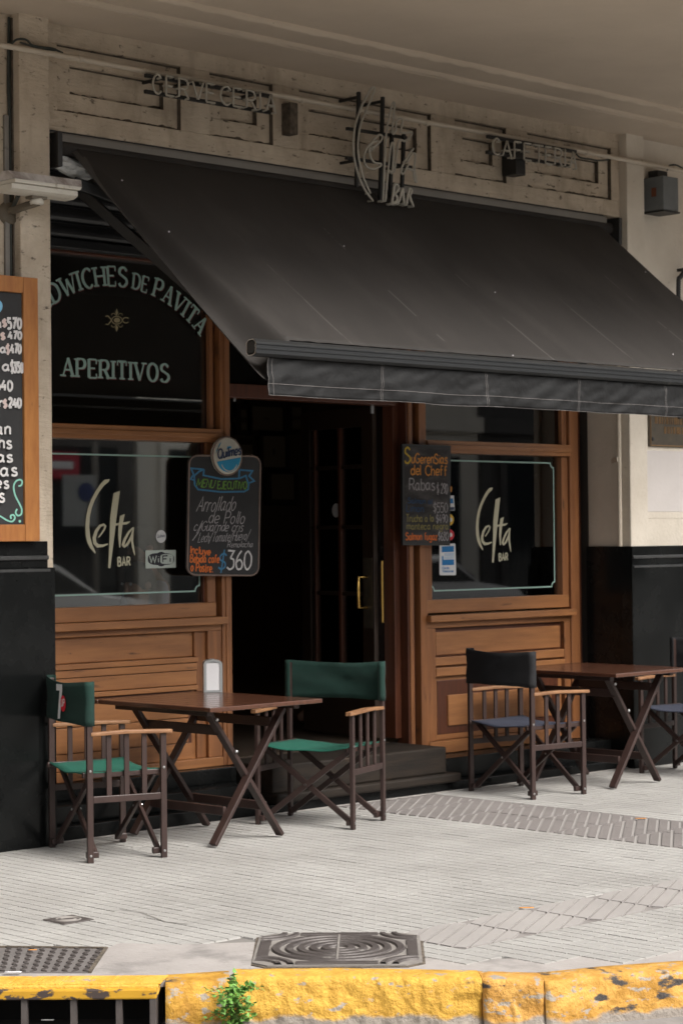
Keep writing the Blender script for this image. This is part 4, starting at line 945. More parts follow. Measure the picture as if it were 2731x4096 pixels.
# round sticker and wifi sticker on the lower-left pane
mb = MB(); c = WY(644, 2146, 0.356); mb.poly2([(c.x + 0.036 * math.cos(2 * PI * k / 28), c.z + 0.036 * math.sin(2 * PI * k / 28)) for k in range(28)], lambda u, v, h: Vector((u, 0.3562 - h, v)), 0)
text_uv(mb, 'Quilmes', (c.x - 0.027, 0.3560, c.z - 0.008), (0.054, 0, 0.006), (0, 0, 0.018), NFRONT, 0.002, 1)
mb.build('round_sticker', ['print_white', 'print_navy'], wl)
mb = MB(); Pm = lambda u, v, h: WY(150 + u / 2.24, 1750 + v / 2.24, 0.3562 - h)
mb.poly2([(966, 1012), (1240, 1008), (1240, 1166), (968, 1174)], Pm, 0)
def blob(cx_, cy_, a, b, e=3.0, n=32):
    return [(cx_ + a * math.copysign(abs(math.cos(t)) ** (2 / e), math.cos(t)), cy_ + b * math.copysign(abs(math.sin(t)) ** (2 / e), math.sin(t))) for t in [2 * PI * k / n for k in range(n)]]
mb.poly2(blob(1106, 1090, 118, 54), Pm, 1); mb.poly2(blob(1108, 1090, 55, 66, 2), Pm, 1)
mb.poly2(blob(1158, 1090, 58, 44, 4), Pm, 0)
def tw(s, x0, y0, x1, y1, hh, lw, mi): 
    O = Pm(x0, y0, 0.0012); text_uv(mb, s, O, Pm(x1, y1, 0.0012) - O, Pm(x0, y0 - hh, 0.0012) - O, NFRONT, lw, mi, gap=0.2)
tw('Wi', 1004, 1120, 1086, 1118, 60, 0.0068, 0); tw('Fi', 1122, 1118, 1192, 1114, 56, 0.0075, 1)
mb.build('wifi_sticker', ['print_pale', 'print_dark'], wl)
# payment stickers on the lower-right pane
mb = MB(); Pm = lambda u, v, h: WY(1600 + u / 1.3864, 1600 + v / 1.3864, 0.3562 - h)
mb.poly2([(218, 800), (302, 796), (306, 800), (310, 968), (304, 972), (222, 972), (218, 966)], Pm, 0)
mb.poly2([(230, 812), (297, 809), (298, 842), (230, 845)], Pm, 1); mb.poly2([(231, 866), (240, 866), (240, 886), (298, 884), (299, 915), (232, 917)], Pm, 1)
for yy in (852, 858, 864, 872, 879): mb.ribbon([(244, yy), (298, yy - 2)], 3, Pm, 2)
O = Pm(233, 938, 0.001); text_uv(mb, 'Cards', O, Pm(270, 937, 0.001) - O, Pm(233, 926, 0.001) - O, NFRONT, 0.0035, 1)
O = Pm(233, 956, 0.001); text_uv(mb, 'Welcome', O, Pm(292, 955, 0.001) - O, Pm(233, 943, 0.001) - O, NFRONT, 0.0035, 1)
mb.build('payment_sticker', ['print_white', 'print_blue', mat('print_lblue', (0.25, 0.42, 0.62), rough=0.5)], wr)
mb = MB()
mb.poly2([(262, 530), (298, 530), (303, 612), (262, 614)], Pm, 0); mb.poly2([(266, 548), (292, 545), (296, 572), (266, 575)], Pm, 1); mb.poly2([(265, 594), (300, 593), (301, 610), (265, 612)], Pm, 4)
mb.poly2([(270 + 28 * math.cos(a), 664 + 33 * math.sin(a)) for a in [2 * PI * k / 24 for k in range(24)]], Pm, 2)
mb.poly2([(270 + 30 * math.cos(a), 748 + 32 * math.sin(a)) for a in [2 * PI * k / 24 for k in range(24)]], Pm, 3)
for yy in (664, 748): mb.poly2([(280 + 9 * math.cos(a), yy + 12 * math.sin(a)) for a in [2 * PI * k / 16 for k in range(16)]], Pm, 0)
mb.poly2([(276, 478), (288, 482), (286, 508), (276, 512)], Pm, 5)
mb.build('payment_sticker', ['print_white', 'print_blue', 'print_yel', 'print_scarlet', 'print_navy', 'chalk_amber'], wr)

# ------------------------------------------------------------------ roller shutter curtain above the glass
rs = thing('roller_shutter', 'black steel roller shutter slats rolled up above the windows', 'shutter', (8.8, 0.2, 3.14))
zz = 3.15; k = 0
while zz < 3.60:
    mb = MB(); mb.grid([[(x, 0.25 - 0.018 * math.sin(PI * t), zz + 0.082 * t) for t in [j / 6 for j in range(7)]] + [(x, 0.235, zz + 0.084), (x, 0.235, zz + 0.088)] for x in (XL + 0.004, XR - 0.004)])
    mb.build('slat', 'shutter', rs); zz += 0.088
MB().box(XL + 0.004, XR - 0.004, 0.22, 0.30, 3.10, 3.148).build('bottom_bar', 'shutter', rs, bevel=0.004)

# ------------------------------------------------------------------ awning
aw = thing('awning', 'big charcoal fabric awning with plain hanging valance over the bar front', 'awning', (8.8, -0.02, 3.6))
AX0, AX1, AY, AZ = 6.60, 10.93, -1.43, 2.475
TY, TZ = -0.03, 3.585
MB().box(XL + 0.03, 10.98, -0.035, 0.06, 3.592, 3.650).build('roller_box', 'alu_grey', aw, bevel=0.012)
MB().box(XL + 0.03, 10.98, 0.0, 0.06, 3.652, 3.665).build('wall_rail', 'alu_dark', aw)
MB().tube([(XL + 0.02, -0.01, 3.575), (11.05, -0.01, 3.575)], 0.04, 14).build('roller_tube', 'awning', aw, smooth=True)
for x_ in (6.475, 11.02): MB().box(x_, x_ + 0.03, -0.10, 0.06, 3.46, 3.64).build('end_bracket', 'black_metal', aw, bevel=0.004)
NX, NT = 120, 46
def awn(x, t):
    sag = 0.028 * math.sin(PI * t) * min(1.0, 0.25 + max(0.0, x - AX0) / 0.9)
    y = TY + (AY - TY) * t; z = TZ + (AZ + 0.015 - TZ) * t - sag
    xc = 6.625 + (6.845 - 6.625) * t                             # crease: left of it the cloth falls away
    if x < xc:
        q = min(1.0, (xc - x) / max(xc - AX0, 1e-3))
        D = 0.03 + 0.17 * t
        z -= D * (math.sin(min(q / 0.5, 1.0) * PI / 2) ** 1.2 - (0.35 * ((q - 0.5) / 0.5) ** 2 if q > 0.5 else 0.0))
    z += (0.010 * noise.noise(Vector((x * 1.7 + t * 1.2, t * 1.3, 3.1))) + 0.004 * noise.noise(Vector((x * 5.0 + t * 5, t * 1.5, 8.1)))) * math.sin(PI * t) - 0.004 * math.cos((x - AX0) / (AX1 - AX0) * 8 * PI) * math.sin(PI * t) * 0.6
    xr = AX1 - 0.10
    if x > xr: z -= 0.02 * ((x - xr) / 0.10) ** 2
    # puckers where the cloth enters the front bar
    if t > 0.93: z += 0.004 * (t - 0.93) / 0.07 * noise.noise(Vector((x * 16, 0, 2.0)))
    return Vector((x, y, z))
xs = [AX0 + (0.42) * i / 24 for i in range(24)] + [AX0 + 0.42 + (AX1 - AX0 - 0.42) * i / (NX - 24) for i in range(NX - 23)]
mb = MB(); mb.grid([[awn(x, t / NT) for x in xs] for t in range(NT + 1)])
fab = mb.build('fabric', 'awning', aw, smooth=True)
md = fab.modifiers.new('t', 'SOLIDIFY'); md.thickness = 0.003; md.offset = -1
for sx in (7.26, 8.02, 8.78, 9.54, 10.30):                       # sewn seams
    mb = MB(); mb.grid([[awn(sx - 0.007, t / NT) + Vector((0, -0.001, 0.003)), awn(sx + 0.007, t / NT) + Vector((0, -0.001, 0.003))] for t in range(NT + 1)])
    mb.build('seam', 'seam', fab)
mb = MB(); mb.grid([[awn(AX0, t / NT) + Vector((-0.001, 0, 0.002)), awn(AX0 + 0.004, t / NT) + Vector((0, 0, 0.004)), awn(AX0 + 0.04, t / NT) + Vector((0, 0, 0.0035))] for t in range(NT + 1)]); mb.build('edge_hem', 'seam', fab)
# front bar: ribbed aluminium extrusion
prof = [(-0.035, 0.025), (-0.02, 0.038), (0.012, 0.036), (0.03, 0.022), (0.03, -0.028), (0.015, -0.042), (-0.02, -0.042), (-0.036, -0.03), (-0.036, -0.012), (-0.040, -0.010), (-0.040, -0.004), (-0.036, -0.002), (-0.036, 0.010), (-0.040, 0.012), (-0.040, 0.018)]
mb = MB(); mb.grid([[(x, AY - 0.01 + a, AZ - 0.03 + b) for a, b in prof] for x in (AX0 - 0.012, AX1 + 0.02)], closed=True)
fb = mb.build('front_bar', 'alu_dark', aw)
mb = MB()
for x in (AX0 - 0.0135, AX1 + 0.0215):
    mb = MB(); mb.face([(x, AY - 0.01 + a * 0.72, AZ - 0.03 + b * 0.72) for a, b in prof]); mb.build('bar_end', 'black_metal', fb)
mb = MB(); mb.ribbon([(a, b) for a, b in prof], 0.005, lambda u, v, h: Vector((AX0 - 0.0138 - h, AY - 0.01 + u * 0.93, AZ - 0.03 + v * 0.93)), closed=True); mb.build('bar_rim', 'steel', fb)
# valance
VX0, VZ0, VZ1 = 6.685, AZ - 0.065, 2.222
def val(x, v):
    fr = v ** 1.3
    y = AY - 0.012 + fr * (0.012 * math.sin(x * 9 + 1.5 * math.sin(x * 2.3)) + 0.010 * noise.noise(Vector((x * 7, v * 2, 1.0)))) + 0.010 * noise.noise(Vector((x * 9 + v * 3, v * 3, 5.0))) + 0.004 * noise.noise(Vector((x * 26, v * 6, 5.0)))
    z = VZ0 + (VZ1 - VZ0) * v + 0.006 * fr * noise.noise(Vector((x * 2.2, 0, 9)))
    return Vector((x, y, z))
NV = 260
mb = MB(); mb.grid([[val(VX0 + (AX1 - 0.02 - VX0) * i / NV, v / 14) for i in range(NV + 1)] for v in range(15)])
va = mb.build('valance', 'valance', aw, smooth=True); md = va.modifiers.new('t', 'SOLIDIFY'); md.thickness = 0.002; md.offset = 0
mb = MB()
for v0, v1 in ((0.70, 0.712), (0.992, 1.002)): mb.grid([[val(VX0 + (AX1 - 0.02 - VX0) * i / NV, v) + Vector((0, -0.0045, 0)) for i in range(NV + 1)] for v in (v0, v1)])
for x in [VX0 + 0.002, VX0 + 0.03] + [VX0 + 0.76 * k for k in range(1, 6)] + [VX0 + 0.76 * k + 0.012 for k in range(1, 6)]:
    mb.grid([[val(x + e, v / 14) + Vector((0, -0.0045, 0)) for e in (-0.0012, 0.0012)] for v in range(15)])
mb.build('stitching', 'stitch', va)
# folding arms below the cloth
for x0, xe, x1 in ((6.62, 7.55, 6.80), (10.90, 9.95, 10.72)):
    e = Vector((xe, -0.62, 3.02)); a = Vector((x0, -0.03, 3.40)); b = Vector((x1, AY + 0.03, AZ - 0.04))
    am = MB().bar(a, e, 0.045, 0.06).build('arm', 'alu_dark', aw, bevel=0.006)
    MB().bar(e + Vector((0, 0, -0.002)), b, 0.035, 0.05).build('forearm', 'alu_dark', am, bevel=0.005)
a = WY(287, 735, 0.03); b = WY(775, 1165, -0.62); MB().bar(a, b, 0.03, 0.055).build('side_arm', 'black_metal', aw, bevel=0.005)
# white flecks on the cloth
mb = MB(); rr = random.Random(3)
for (fx, fy) in ((487, 724), (675, 930), (1374, 987), (1978, 1172), (2050, 1478), (2580, 1090), (2690, 1420)):
    t = min(0.985, max(0.05, (fy - 600) / 850.0)); t = 0.5
    for _ in range(18):
        y = TY + (AY - TY) * t; p = WY(fx, fy, y); t = min(0.99, max(0.02, t + (awn(p.x, t).z - p.z) * 0.8))
    p = awn(WY(fx, fy, TY + (AY - TY) * t).x, t) + Vector((0, -0.003, 0.005))
    mb.face([p + Vector((0.0065 * math.cos(a), 0, 0.005 * math.sin(a))) for a in [2 * PI * k / 7 for k in range(7)]])
tag(mb.build('dropping', 'chalk_grey', fab), kind='stuff')
# crumpled bag stuffed in by the bracket
mb = MB(); rows = []
pc = WY(285, 668, 0.0)
for i in range(15):
    row = []
    for j in range(14):
        a = 2 * PI * j / 14; th = PI * (i + 0.001) / 14.002
        r_ = 1 + 0.35 * noise.noise(Vector((math.cos(a) * math.sin(th) * 3, math.sin(a) * math.sin(th) * 3, math.cos(th) * 3)))
        row.append(pc + Vector((0.12 * math.cos(th) * r_, 0.05 * math.sin(th) * math.cos(a) * r_, 0.045 * math.sin(th) * math.sin(a) * r_ - 0.22 * 0.12 * math.cos(th))))
    rows.append(row)
mb.grid(rows, closed=True)
tag(mb.build('plastic_bag', 'plastic_white'), 'crumpled white plastic bag stuffed under the awning end', 'bag')

# ------------------------------------------------------------------ neon signs on the frieze
YN = -0.17
def neon_text(th, s, letters, y, y_top, y_bot, r=0.006):
    """letters: list of (char, x0, x1) in photo px; y_top/y_bot: functions px x -> px y"""
    for ch, x0, x1 in letters:
        wd, ss = GL[ch]
        mb = MB()
        for pts, sm in ss:
            q = []
            for u, v in pts:
                X = x0 + (x1 - x0) * (u / wd); q.append(WY(X, y_bot(X) + (y_top(X) - y_bot(X)) * v, y))
            q2 = [q[0]]
            for a, b in zip(q[:-1], q[1:]):
                if (b - a).length > 1e-5: q2.append(b)
            q3 = []
            for a, b in zip(q2[:-1], q2[1:]): q3 += [a.lerp(b, 0.06), a.lerp(b, 0.5), a.lerp(b, 0.94)] if not sm else [a]
            q2 = q3 + [q2[-1]]
            q2 = [q2[0] + Vector((0, 0.03, 0))] + q2 + [q2[-1] + Vector((0, 0.03, 0))]
            mb.tube(q2, r, 8)
        mb.build('letter', 'tube', th, smooth=True)
def neon_rail(th, px0, py0, px1, py1, y, w_=0.02):
    MB().bar(WY(px0, py0, y), WY(px1, py1, y), 0.02, w_).build('rail', 'black_metal', th, bevel=0.002)
ns1 = thing('neon_sign', 'unlit neon tube lettering CERVECERIA on black rails', 'neon sign', WY(850, 470, YN))
k1 = lambda x: 550 + x / 2.613
L1 = [('C', 162, 245), ('E', 300, 378), ('R', 435, 535), ('V', 575, 690), ('E', 720, 808), ('C', 868, 972), ('E', 1003, 1092), ('R', 1140, 1235), ('I', 1268, 1296), ('A', 1345, 1440)]
yt1 = lambda X: 270 + (58 + (X - k1(162)) * 2.613 * (275 - 58) / (1400 - 162)) / 2.613
yb1 = lambda X: 270 + (262 + (X - k1(162)) * 2.613 * (468 - 262) / (1440 - 162)) / 2.613
neon_text(ns1, '', [(c, k1(a), k1(b)) for c, a, b in L1], YN, yt1, yb1)
neon_rail(ns1, k1(80), 270 + 78 / 2.613, k1(1400), 270 + 300 / 2.613, YN + 0.045); neon_rail(ns1, k1(75), 270 + 245 / 2.613, k1(1380), 270 + 465 / 2.613, YN + 0.045)
for (xa, ya) in ((240, 110), (560, 150), (1240, 270)): 
    p = WY(k1(xa), 270 + ya / 2.613, YN + 0.05); MB().bar(p, Vector((p.x, 0.03, p.z)), 0.015, 0.015).build('stand_off', 'black_metal', ns1)
ns2 = thing('neon_sign', 'unlit neon tube lettering CAFETERIA on black rails', 'neon sign', WY(2150, 690, YN))
k2 = lambda x: 1950 + x / 3.92
L2 = [('C', 75, 190), ('A', 235, 370), ('F', 420, 530), ('E', 570, 680), ('T', 735, 870), ('E', 905, 1000), ('R', 1055, 1165), ('I', 1195, 1235), ('A', 1290, 1390)]
yt2 = lambda X: 520 + (115 + (X - k2(75)) * 3.92 * (330 - 115) / (1390 - 75)) / 3.92
yb2 = lambda X: 520 + (372 + (X - k2(75)) * 3.92 * (600 - 372) / (1390 - 75)) / 3.92
neon_text(ns2, '', [(c, k2(a), k2(b)) for c, a, b in L2], YN, yt2, yb2)
neon_rail(ns2, k2(-10), 520 + 95 / 3.92, k2(1380), 520 + 335 / 3.92, YN + 0.045); neon_rail(ns2, k2(-20), 520 + 340 / 3.92, k2(1280), 520 + 565 / 3.92, YN + 0.045)
p = WY(k2(500), 520 + 400 / 3.92, -0.09); MB().box(p.x - 0.045, p.x + 0.045, -0.10, 0.02, p.z - 0.12, p.z + 0.10).build('transformer', 'black_metal', ns2, bevel=0.005)
ns3 = thing('neon_sign', 'tall unlit neon lettering Celta BAR in script on a black frame', 'neon sign', WY(1530, 800, -0.2))
k3 = lambda u, v, y=-0.20: WY(1300 + u / 3.484, 300 + v / 3.484, y)
def ntube(pts, r=0.0065):
    q = [k3(*p) for p in catmull(pts, 5)]
    MB().tube([q[0] + Vector((0, 0.04, 0))] + q + [q[-1] + Vector((0, 0.04, 0))], r, 8).build('letter', 'tube', ns3, smooth=True)
ntube([(665, 1745), (570, 1620), (480, 1440), (420, 1230), (395, 1050), (392, 900), (415, 720), (465, 540), (530, 380), (600, 250), (645, 175), (672, 165), (686, 190), (640, 330), (570, 490), (510, 640), (475, 780), (458, 930), (460, 1070), (480, 1210), (520, 1380), (570, 1510), (630, 1640)])
ntube([(640, 1050), (700, 990), (760, 930), (795, 870), (780, 830), (730, 840), (650, 930), (580, 1020), (545, 1120), (550, 1220), (600, 1285), (670, 1305), (740, 1280), (785, 1245), (760, 1228), (690, 1215), (640, 1150), (618, 1070), (625, 1000), (660, 940), (710, 915), (742, 925), (720, 965), (660, 1000)])
ntube([(805, 1750), (812, 1600), (825, 1300), (840, 1000), (860, 750), (900, 550), (935, 400), (960, 375), (968, 420), (955, 560), (940, 700), (935, 790), (955, 815), (968, 770)])
ntube([(840, 1750), (860, 1500), (885, 1250), (905, 1050), (925, 950), (945, 945), (955, 1000), (950, 1150), (940, 1300), (925, 1365), (905, 1330)])
ntube([(985, 780), (990, 650), (1030, 605), (1075, 615), (1065, 720), (1050, 790), (1100, 800), (1170, 790), (1210, 800), (1180, 860), (1110, 915), (1060, 900), (1020, 930), (1000, 1080), (980, 1220), (965, 1340)])
ntube([(1230, 1020), (1160, 1110), (1090, 1230), (1058, 1330), (1080, 1375), (1120, 1320), (1160, 1240)])
ntube([(1150, 1200), (1200, 1110), (1245, 1085), (1255, 1150), (1245, 1280), (1260, 1400), (1270, 1490), (1240, 1440), (1225, 1330), (1150, 1300)])
for pts in ([(930, 1790), (945, 1660), (965, 1530), (1000, 1520), (1020, 1580), (975, 1660), (1000, 1690), (990, 1760), (930, 1790)], [(1010, 1790), (1045, 1700), (1075, 1580), (1090, 1690), (1100, 1790)], [(1135, 1800), (1150, 1680), (1175, 1585), (1205, 1610), (1180, 1690), (1225, 1820)]): ntube(pts, 0.0085)
for (a, b) in (((468, 230), (435, 1560)), ((802, 300), (765, 1740)), ((930, 760), (905, 1700)), ((1095, 820), (1070, 1560))):
    MB().bar(k3(*a, -0.15), k3(*b, -0.15), 0.019, 0.02, up=(0, 1, 0)).build('upright', 'black_metal', ns3, bevel=0.002)
for (a, b) in (((300, 740), (1130, 870)), ((290, 1150), (1200, 1280))): MB().bar(k3(*a, -0.13), k3(*b, -0.13), 0.02, 0.018).build('rail', 'black_metal', ns3, bevel=0.002)
for u, v in ((470, 300), (800, 360), (450, 1180), (1090, 1260)):
    p = k3(u, v, -0.14); MB().bar(p, Vector((p.x, 0.02, p.z)), 0.015, 0.015).build('stand_off', 'black_metal', ns3)

# ------------------------------------------------------------------ conduit, cables, fittings on the wall
cd = thing('conduit_pipe', 'long cream conduit pipe running across the frieze', 'pipe', (8.8, -0.1, 4.03))
MB().tube([(5.2, -0.095, 4.02), (6.5, -0.095, 4.03), (9.9, -0.095, 4.036), (12.6, -0.095, 4.022)], 0.0155, 12).build('pipe', 'conduit', cd, smooth=True)
for x in (6.62, 7.05, 7.6, 8.18, 9.2, 10.05, 10.7, 11.28, 11.62):
    MB().tube([(x - 0.012, -0.095, 4.031), (x + 0.012, -0.095, 4.031)], 0.0195, 12).build('clip', 'conduit', cd, smooth=True)
p = WY(1155, 455, -0.03); tag(MB().box(p.x - 0.03, p.x + 0.03, -0.075, 0.0, p.z - 0.12, p.z + 0.06).build('junction_box', 'dark_brown', bevel=0.004), 'narrow dark junction box between CERVECERIA and the script neon', 'junction box')
mb = MB(); mb.tube([WY(u / 2.24, v / 2.24, -0.10) for u, v in catmull([(100, 390), (150, 350), (230, 350), (290, 400), (380, 420), (470, 430), (560, 470)], 5)], 0.006, 6)
tag(mb.build('loose_cable', 'cable', smooth=True), 'thin dark cable looped over the conduit by the pilaster', 'cable')
mb = MB(); mb.tube([WY(u / 2.24, v / 2.24, -0.10) for u, v in catmull([(180, 375), (230, 390), (300, 415), (370, 440), (500, 445)], 5)], 0.005, 6)
tag(mb.build('loose_cable', 'cable', smooth=True), 'lower dark cable lying along the conduit by the pilaster', 'cable')
mb = MB(); mb.tube([WY(2031 + u / 2.24, 350 + v / 2.24, -0.09) for u, v in catmull([(610, 590), (650, 625), (740, 640), (800, 650), (900, 645)], 5)], 0.006, 6)
tag(mb.build('loose_cable', 'cable', smooth=True), 'dark cable hanging from the end of the CAFETERIA sign', 'cable')
mb = MB(); q = [WY(2031 + u / 2.24, 350 + v / 2.24, -0.10) for u, v in catmull([(1425, 740), (1440, 700), (1500, 690), (1560, 720), (1590, 760)], 5)]; mb.tube(q, 0.006, 6)
tag(mb.build('loose_cable', 'cable', smooth=True), 'short cable loop rising from the grey electric box', 'cable')
vcab = thing('cable_trunking', 'pale vertical cable trunking beside the pilaster above the chalkboard', 'trunking', (6.2, -0.01, 2.9))
MB().box(6.205, 6.232, -0.018, -0.0005, 2.80, 3.70).build('cover', 'alu_grey', vcab, bevel=0.003)
MB().tube([(6.238, -0.01, 3.68), (6.232, -0.012, 3.85), (6.24, -0.012, 4.20)], 0.007, 6).build('cable', 'cable', vcab, smooth=True)
MB().tube([(6.243, -0.008, 2.8), (6.243, -0.008, 4.2)], 0.007, 6).build('cable', 'cable', vcab, smooth=True)
tag(MB().box(6.10, 6.155, -0.04, -0.0005, 3.77, 3.83).build('wall_socket', 'cam_white', bevel=0.004), 'small white junction box on the wall under the conduit', 'junction box')
# security camera
cc = thing('security_camera', 'weathered white outdoor security camera housing on a wall bracket', 'camera', (6.12, -0.02, 3.2))
yc = -0.24; Pc = lambda u, v, y=yc: WY(u / 4.48, 650 + v / 4.48, y)
a0, a1 = Pc(60, 470).x, Pc(1240, 470).x; zb, zt = Pc(600, 590).z, Pc(600, 455).z
rows = []
for x in (a0, a0 + 0.01, a1 - 0.01, a1):
    ins = 0.012 if x in (a0, a1) else 0.0
    rows.append([(x, yc + 0.075 * cy_ * (1 - ins * 4), (zb + zt) / 2 + (zt - zb) * 0.5 * cz_ * (1 - ins * 4)) for cy_, cz_ in ((-1, 0.95), (-1, -0.35), (-0.75, -0.85), (-0.4, -1.15), (0.4, -1.15), (0.75, -0.85), (1, -0.35), (1, 0.95))])
mb = MB(); mb.grid(rows, closed=True); mb.face(rows[0]); mb.face(rows[-1]); mb.build('housing', 'cam_white', cc)
s0, s1, s2 = Pc(75, 330).x, Pc(1240, 450).x, Pc(1365, 225).x; zs0, zs1 = Pc(600, 450).z, Pc(600, 225).z
zm = Pc(600, 385).z
mb = MB(); mb.hexa([(s0, yc - 0.092, zs0), (s1, yc - 0.092, zs0), (s1, yc + 0.092, zs0), (s0, yc + 0.092, zs0), (s0, yc - 0.090, zm), (s1 + 0.015, yc - 0.090, zm), (s1 + 0.015, yc + 0.090, zm), (s0, yc + 0.090, zm)]); mb.build('sunshield_edge', 'cam_white', cc, bevel=0.002)
mb = MB(); mb.hexa([(s0, yc - 0.087, zm + 0.001), (s1 + 0.016, yc - 0.087, zm + 0.001), (s1 + 0.016, yc + 0.087, zm + 0.001), (s0, yc + 0.087, zm + 0.001), (s0 - 0.01, yc - 0.045, zs1), (s2, yc - 0.045, zs1), (s2, yc + 0.045, zs1), (s0 - 0.01, yc + 0.045, zs1)]); mb.build('sunshield', 'cam_top', cc, bevel=0.003)
bxm = Pc(660, 640).x; bzm = Pc(660, 640).z
MB().box(bxm - 0.05, bxm + 0.045, yc - 0.03, yc + 0.03, bzm - 0.005, zb + 0.012).build('mount_block', 'cam_arm', cc, bevel=0.004)
MB().lathe([(0.001, 0), (0.032, 0), (0.036, 0.012), (0.03, 0.028), (0.001, 0.028)], (bxm, yc, bzm - 0.03)).build('swivel', 'cam_white', cc, smooth=True)
wx = Pc(190, 900, -0.02)
MB().bar((bxm, yc, bzm - 0.02), (wx.x, -0.02, wx.z + 0.01), 0.045, 0.03).build('bracket_arm', 'cam_arm', cc, bevel=0.006)
MB().tube([(bxm - 0.09, yc + 0.03, zb), (wx.x - 0.005, -0.05, wx.z + 0.03)], 0.012, 8).build('cable', 'cable', cc, smooth=True)
MB().lathe([(0.001, -0.025), (0.05, -0.025), (0.062, -0.002), (0.062, 0)], (wx.x, 0, wx.z), axis='y').build('wall_plate', 'cam_arm', cc, smooth=True)
# grey electric box, bronze plaque, downspout, iron hoop, on the right-hand wall
q = WY(2652, 700, -0.17); q2 = WY(2722, 850, -0.17)
eb = thing('electric_box', 'grey metal electric box below the conduit on the right-hand wall', 'electric box', (q.x, 0, q2.z))
MB().box(q.x, q.x + 0.165, -0.17, 0, q2.z + 0.005, q.z).build('box', 'box_grey', eb, bevel=0.005)
MB().box(q.x - 0.003, q.x + 0.175, -0.176, 0, q2.z - 0.008, q2.z + 0.004).build('base_flange', 'black_metal', eb, bevel=0.002)
MB().box(q.x + 0.03, q.x + 0.14, -0.10, -0.02, q.z, q.z + 0.05).build('gland_plate', 'black_metal', eb, bevel=0.005)
MB().box(q.x - 0.0015, q.x + 0.001, -0.11, -0.07, q2.z + 0.10, q2.z + 0.16).build('warning_mark', mat('rustred', (0.16, 0.05, 0.02), rough=0.8), eb)
q = WY(2598, 1785, -0.02); pw = 0.62
pq = thing('bronze_plaque', 'dark bronze memorial plaque with raised lettering on the right-hand wall', 'plaque', (q.x, 0, q.z))
MB().box(q.x, q.x + pw, -0.020, 0, q.z, q.z + 0.40).build('plate', 'bronze', pq, bevel=0.004)
for (x0, x1, z0, z1) in ((q.x, q.x + pw, q.z, q.z + 0.012), (q.x, q.x + pw, q.z + 0.388, q.z + 0.40), (q.x, q.x + 0.012, q.z + 0.012, q.z + 0.388), (q.x + pw - 0.012, q.x + pw, q.z + 0.012, q.z + 0.388)):
    MB().box(x0 + 0.008, x1 - 0.001, -0.026, -0.019, z0 + 0.004, z1 - 0.001).build('rim', 'bronze_hi', pq, bevel=0.002)
MB().lathe([(0.001, -0.028), (0.012, -0.026), (0.014, -0.019)], (q.x + 0.035, 0, q.z + 0.05), axis='y').build('stud', 'black_metal', pq)
for zi, (z_, x0_) in enumerate(((0.09, 0.16), (0.155, 0.06), (0.23, 0.06), (0.30, 0.06))):
    mb = MB(); x = q.x + x0_
    while x < q.x + pw - 0.08:
        mb.box(x, x + 0.006, -0.0235, -0.019, q.z + z_, q.z + z_ + 0.048); x += random.choice((0.012, 0.016, 0.024))
    tag(mb.build('raised_line', 'bronze_hi', pq), kind='stuff')
ds = thing('downspout', 'thin pale downpipe running down the shaded jamb to the granite', 'pipe', (11.12, 0.0, 1.47))
MB().tube([(11.128, 0.01, 1.47), (11.128, 0.01, 3.64)], 0.016, 10).build('pipe', 'conduit', ds, smooth=True)
for z in (2.05, 2.8): MB().bar((11.110, 0.01, z), (11.149, 0.09, z - 0.01), 0.008, 0.03).build('clip', 'conduit', ds)
q = WY(2712, 1145, -0.10)
ih = thing('iron_hoop', 'black iron hoop bracket on the right-hand wall above the awning', 'bracket', (q.x, 0, q.z - 0.3))
MB().tube(catmull([(q.x, -0.10, q.z - 0.9), (q.x, -0.10, q.z - 0.05), (q.x + 0.03, -0.10, q.z + 0.07), (q.x + 0.13, -0.10, q.z + 0.13), (q.x + 0.23, -0.10, q.z + 0.07), (q.x + 0.26, -0.10, q.z - 0.05), (q.x + 0.26, -0.10, q.z - 0.9)], 6), 0.016, 10).build('hoop', 'black_metal', ih, smooth=True)
MB().bar((q.x + 0.13, -0.10, q.z + 0.13), (q.x + 0.13, 0, q.z + 0.13), 0.02, 0.02).build('stay', 'black_metal', ih)

# ------------------------------------------------------------------ chalkboards
YB = -0.135
cb = thing('framed_chalkboard', 'large framed menu chalkboard hung on the pilaster above the granite', 'chalkboard', (5.9, -0.1, 1.55))
br = WY(152, 1110, YB); bl = 5.35; bz0 = WY(150, 2165, YB).z; bz1 = WY(155, 1112, YB).z
fw = WY(155, 1500, YB).x - WY(97, 1500, YB).x
MB().box(bl + 0.05, br.x - 0.05, -0.118, -0.101, bz0 + 0.03, bz1 - 0.03).build('board', 'chalkboard', cb)
MB().box(br.x - fw, br.x, YB, -0.1015, bz0, bz1).build('frame_stile', 'wood_frame', cb, bevel=0.004)
MB().box(bl, bl + fw, YB, -0.1015, bz0, bz1).build('frame_stile', 'wood_frame', cb, bevel=0.004)
for z0, z1 in ((bz0, WY(60, 2098, YB).z), (WY(60, 1168, YB).z, bz1)): MB().box(bl + fw + 0.001, br.x - fw - 0.001, YB + 0.001, -0.1015, z0, z1).build('frame_rail', 'wood_frame', cb, bevel=0.004)
MB().box(bl, br.x - 0.02, -0.1005, -0.066, bz0 + 0.1, bz0 + 0.14).build('hanger', 'black_metal', cb)
Yc = -0.1185
def cpx(u, v): return (u / 2.045, 1050 + v / 2.045)
white = MB(); pink = MB()
rows_ = [(' A ', None, 0), ('$', (18, 542), (52, 540), (18, 462)), ]
def ct(mb, s, x0, x1, yb, hh, lw=0.011, dy=0): text_px(mb, s, Yc, cpx(x0, yb), cpx(x1, yb + dy), cpx(x0, yb - hh), lw, 0, 0.2, 0.02)
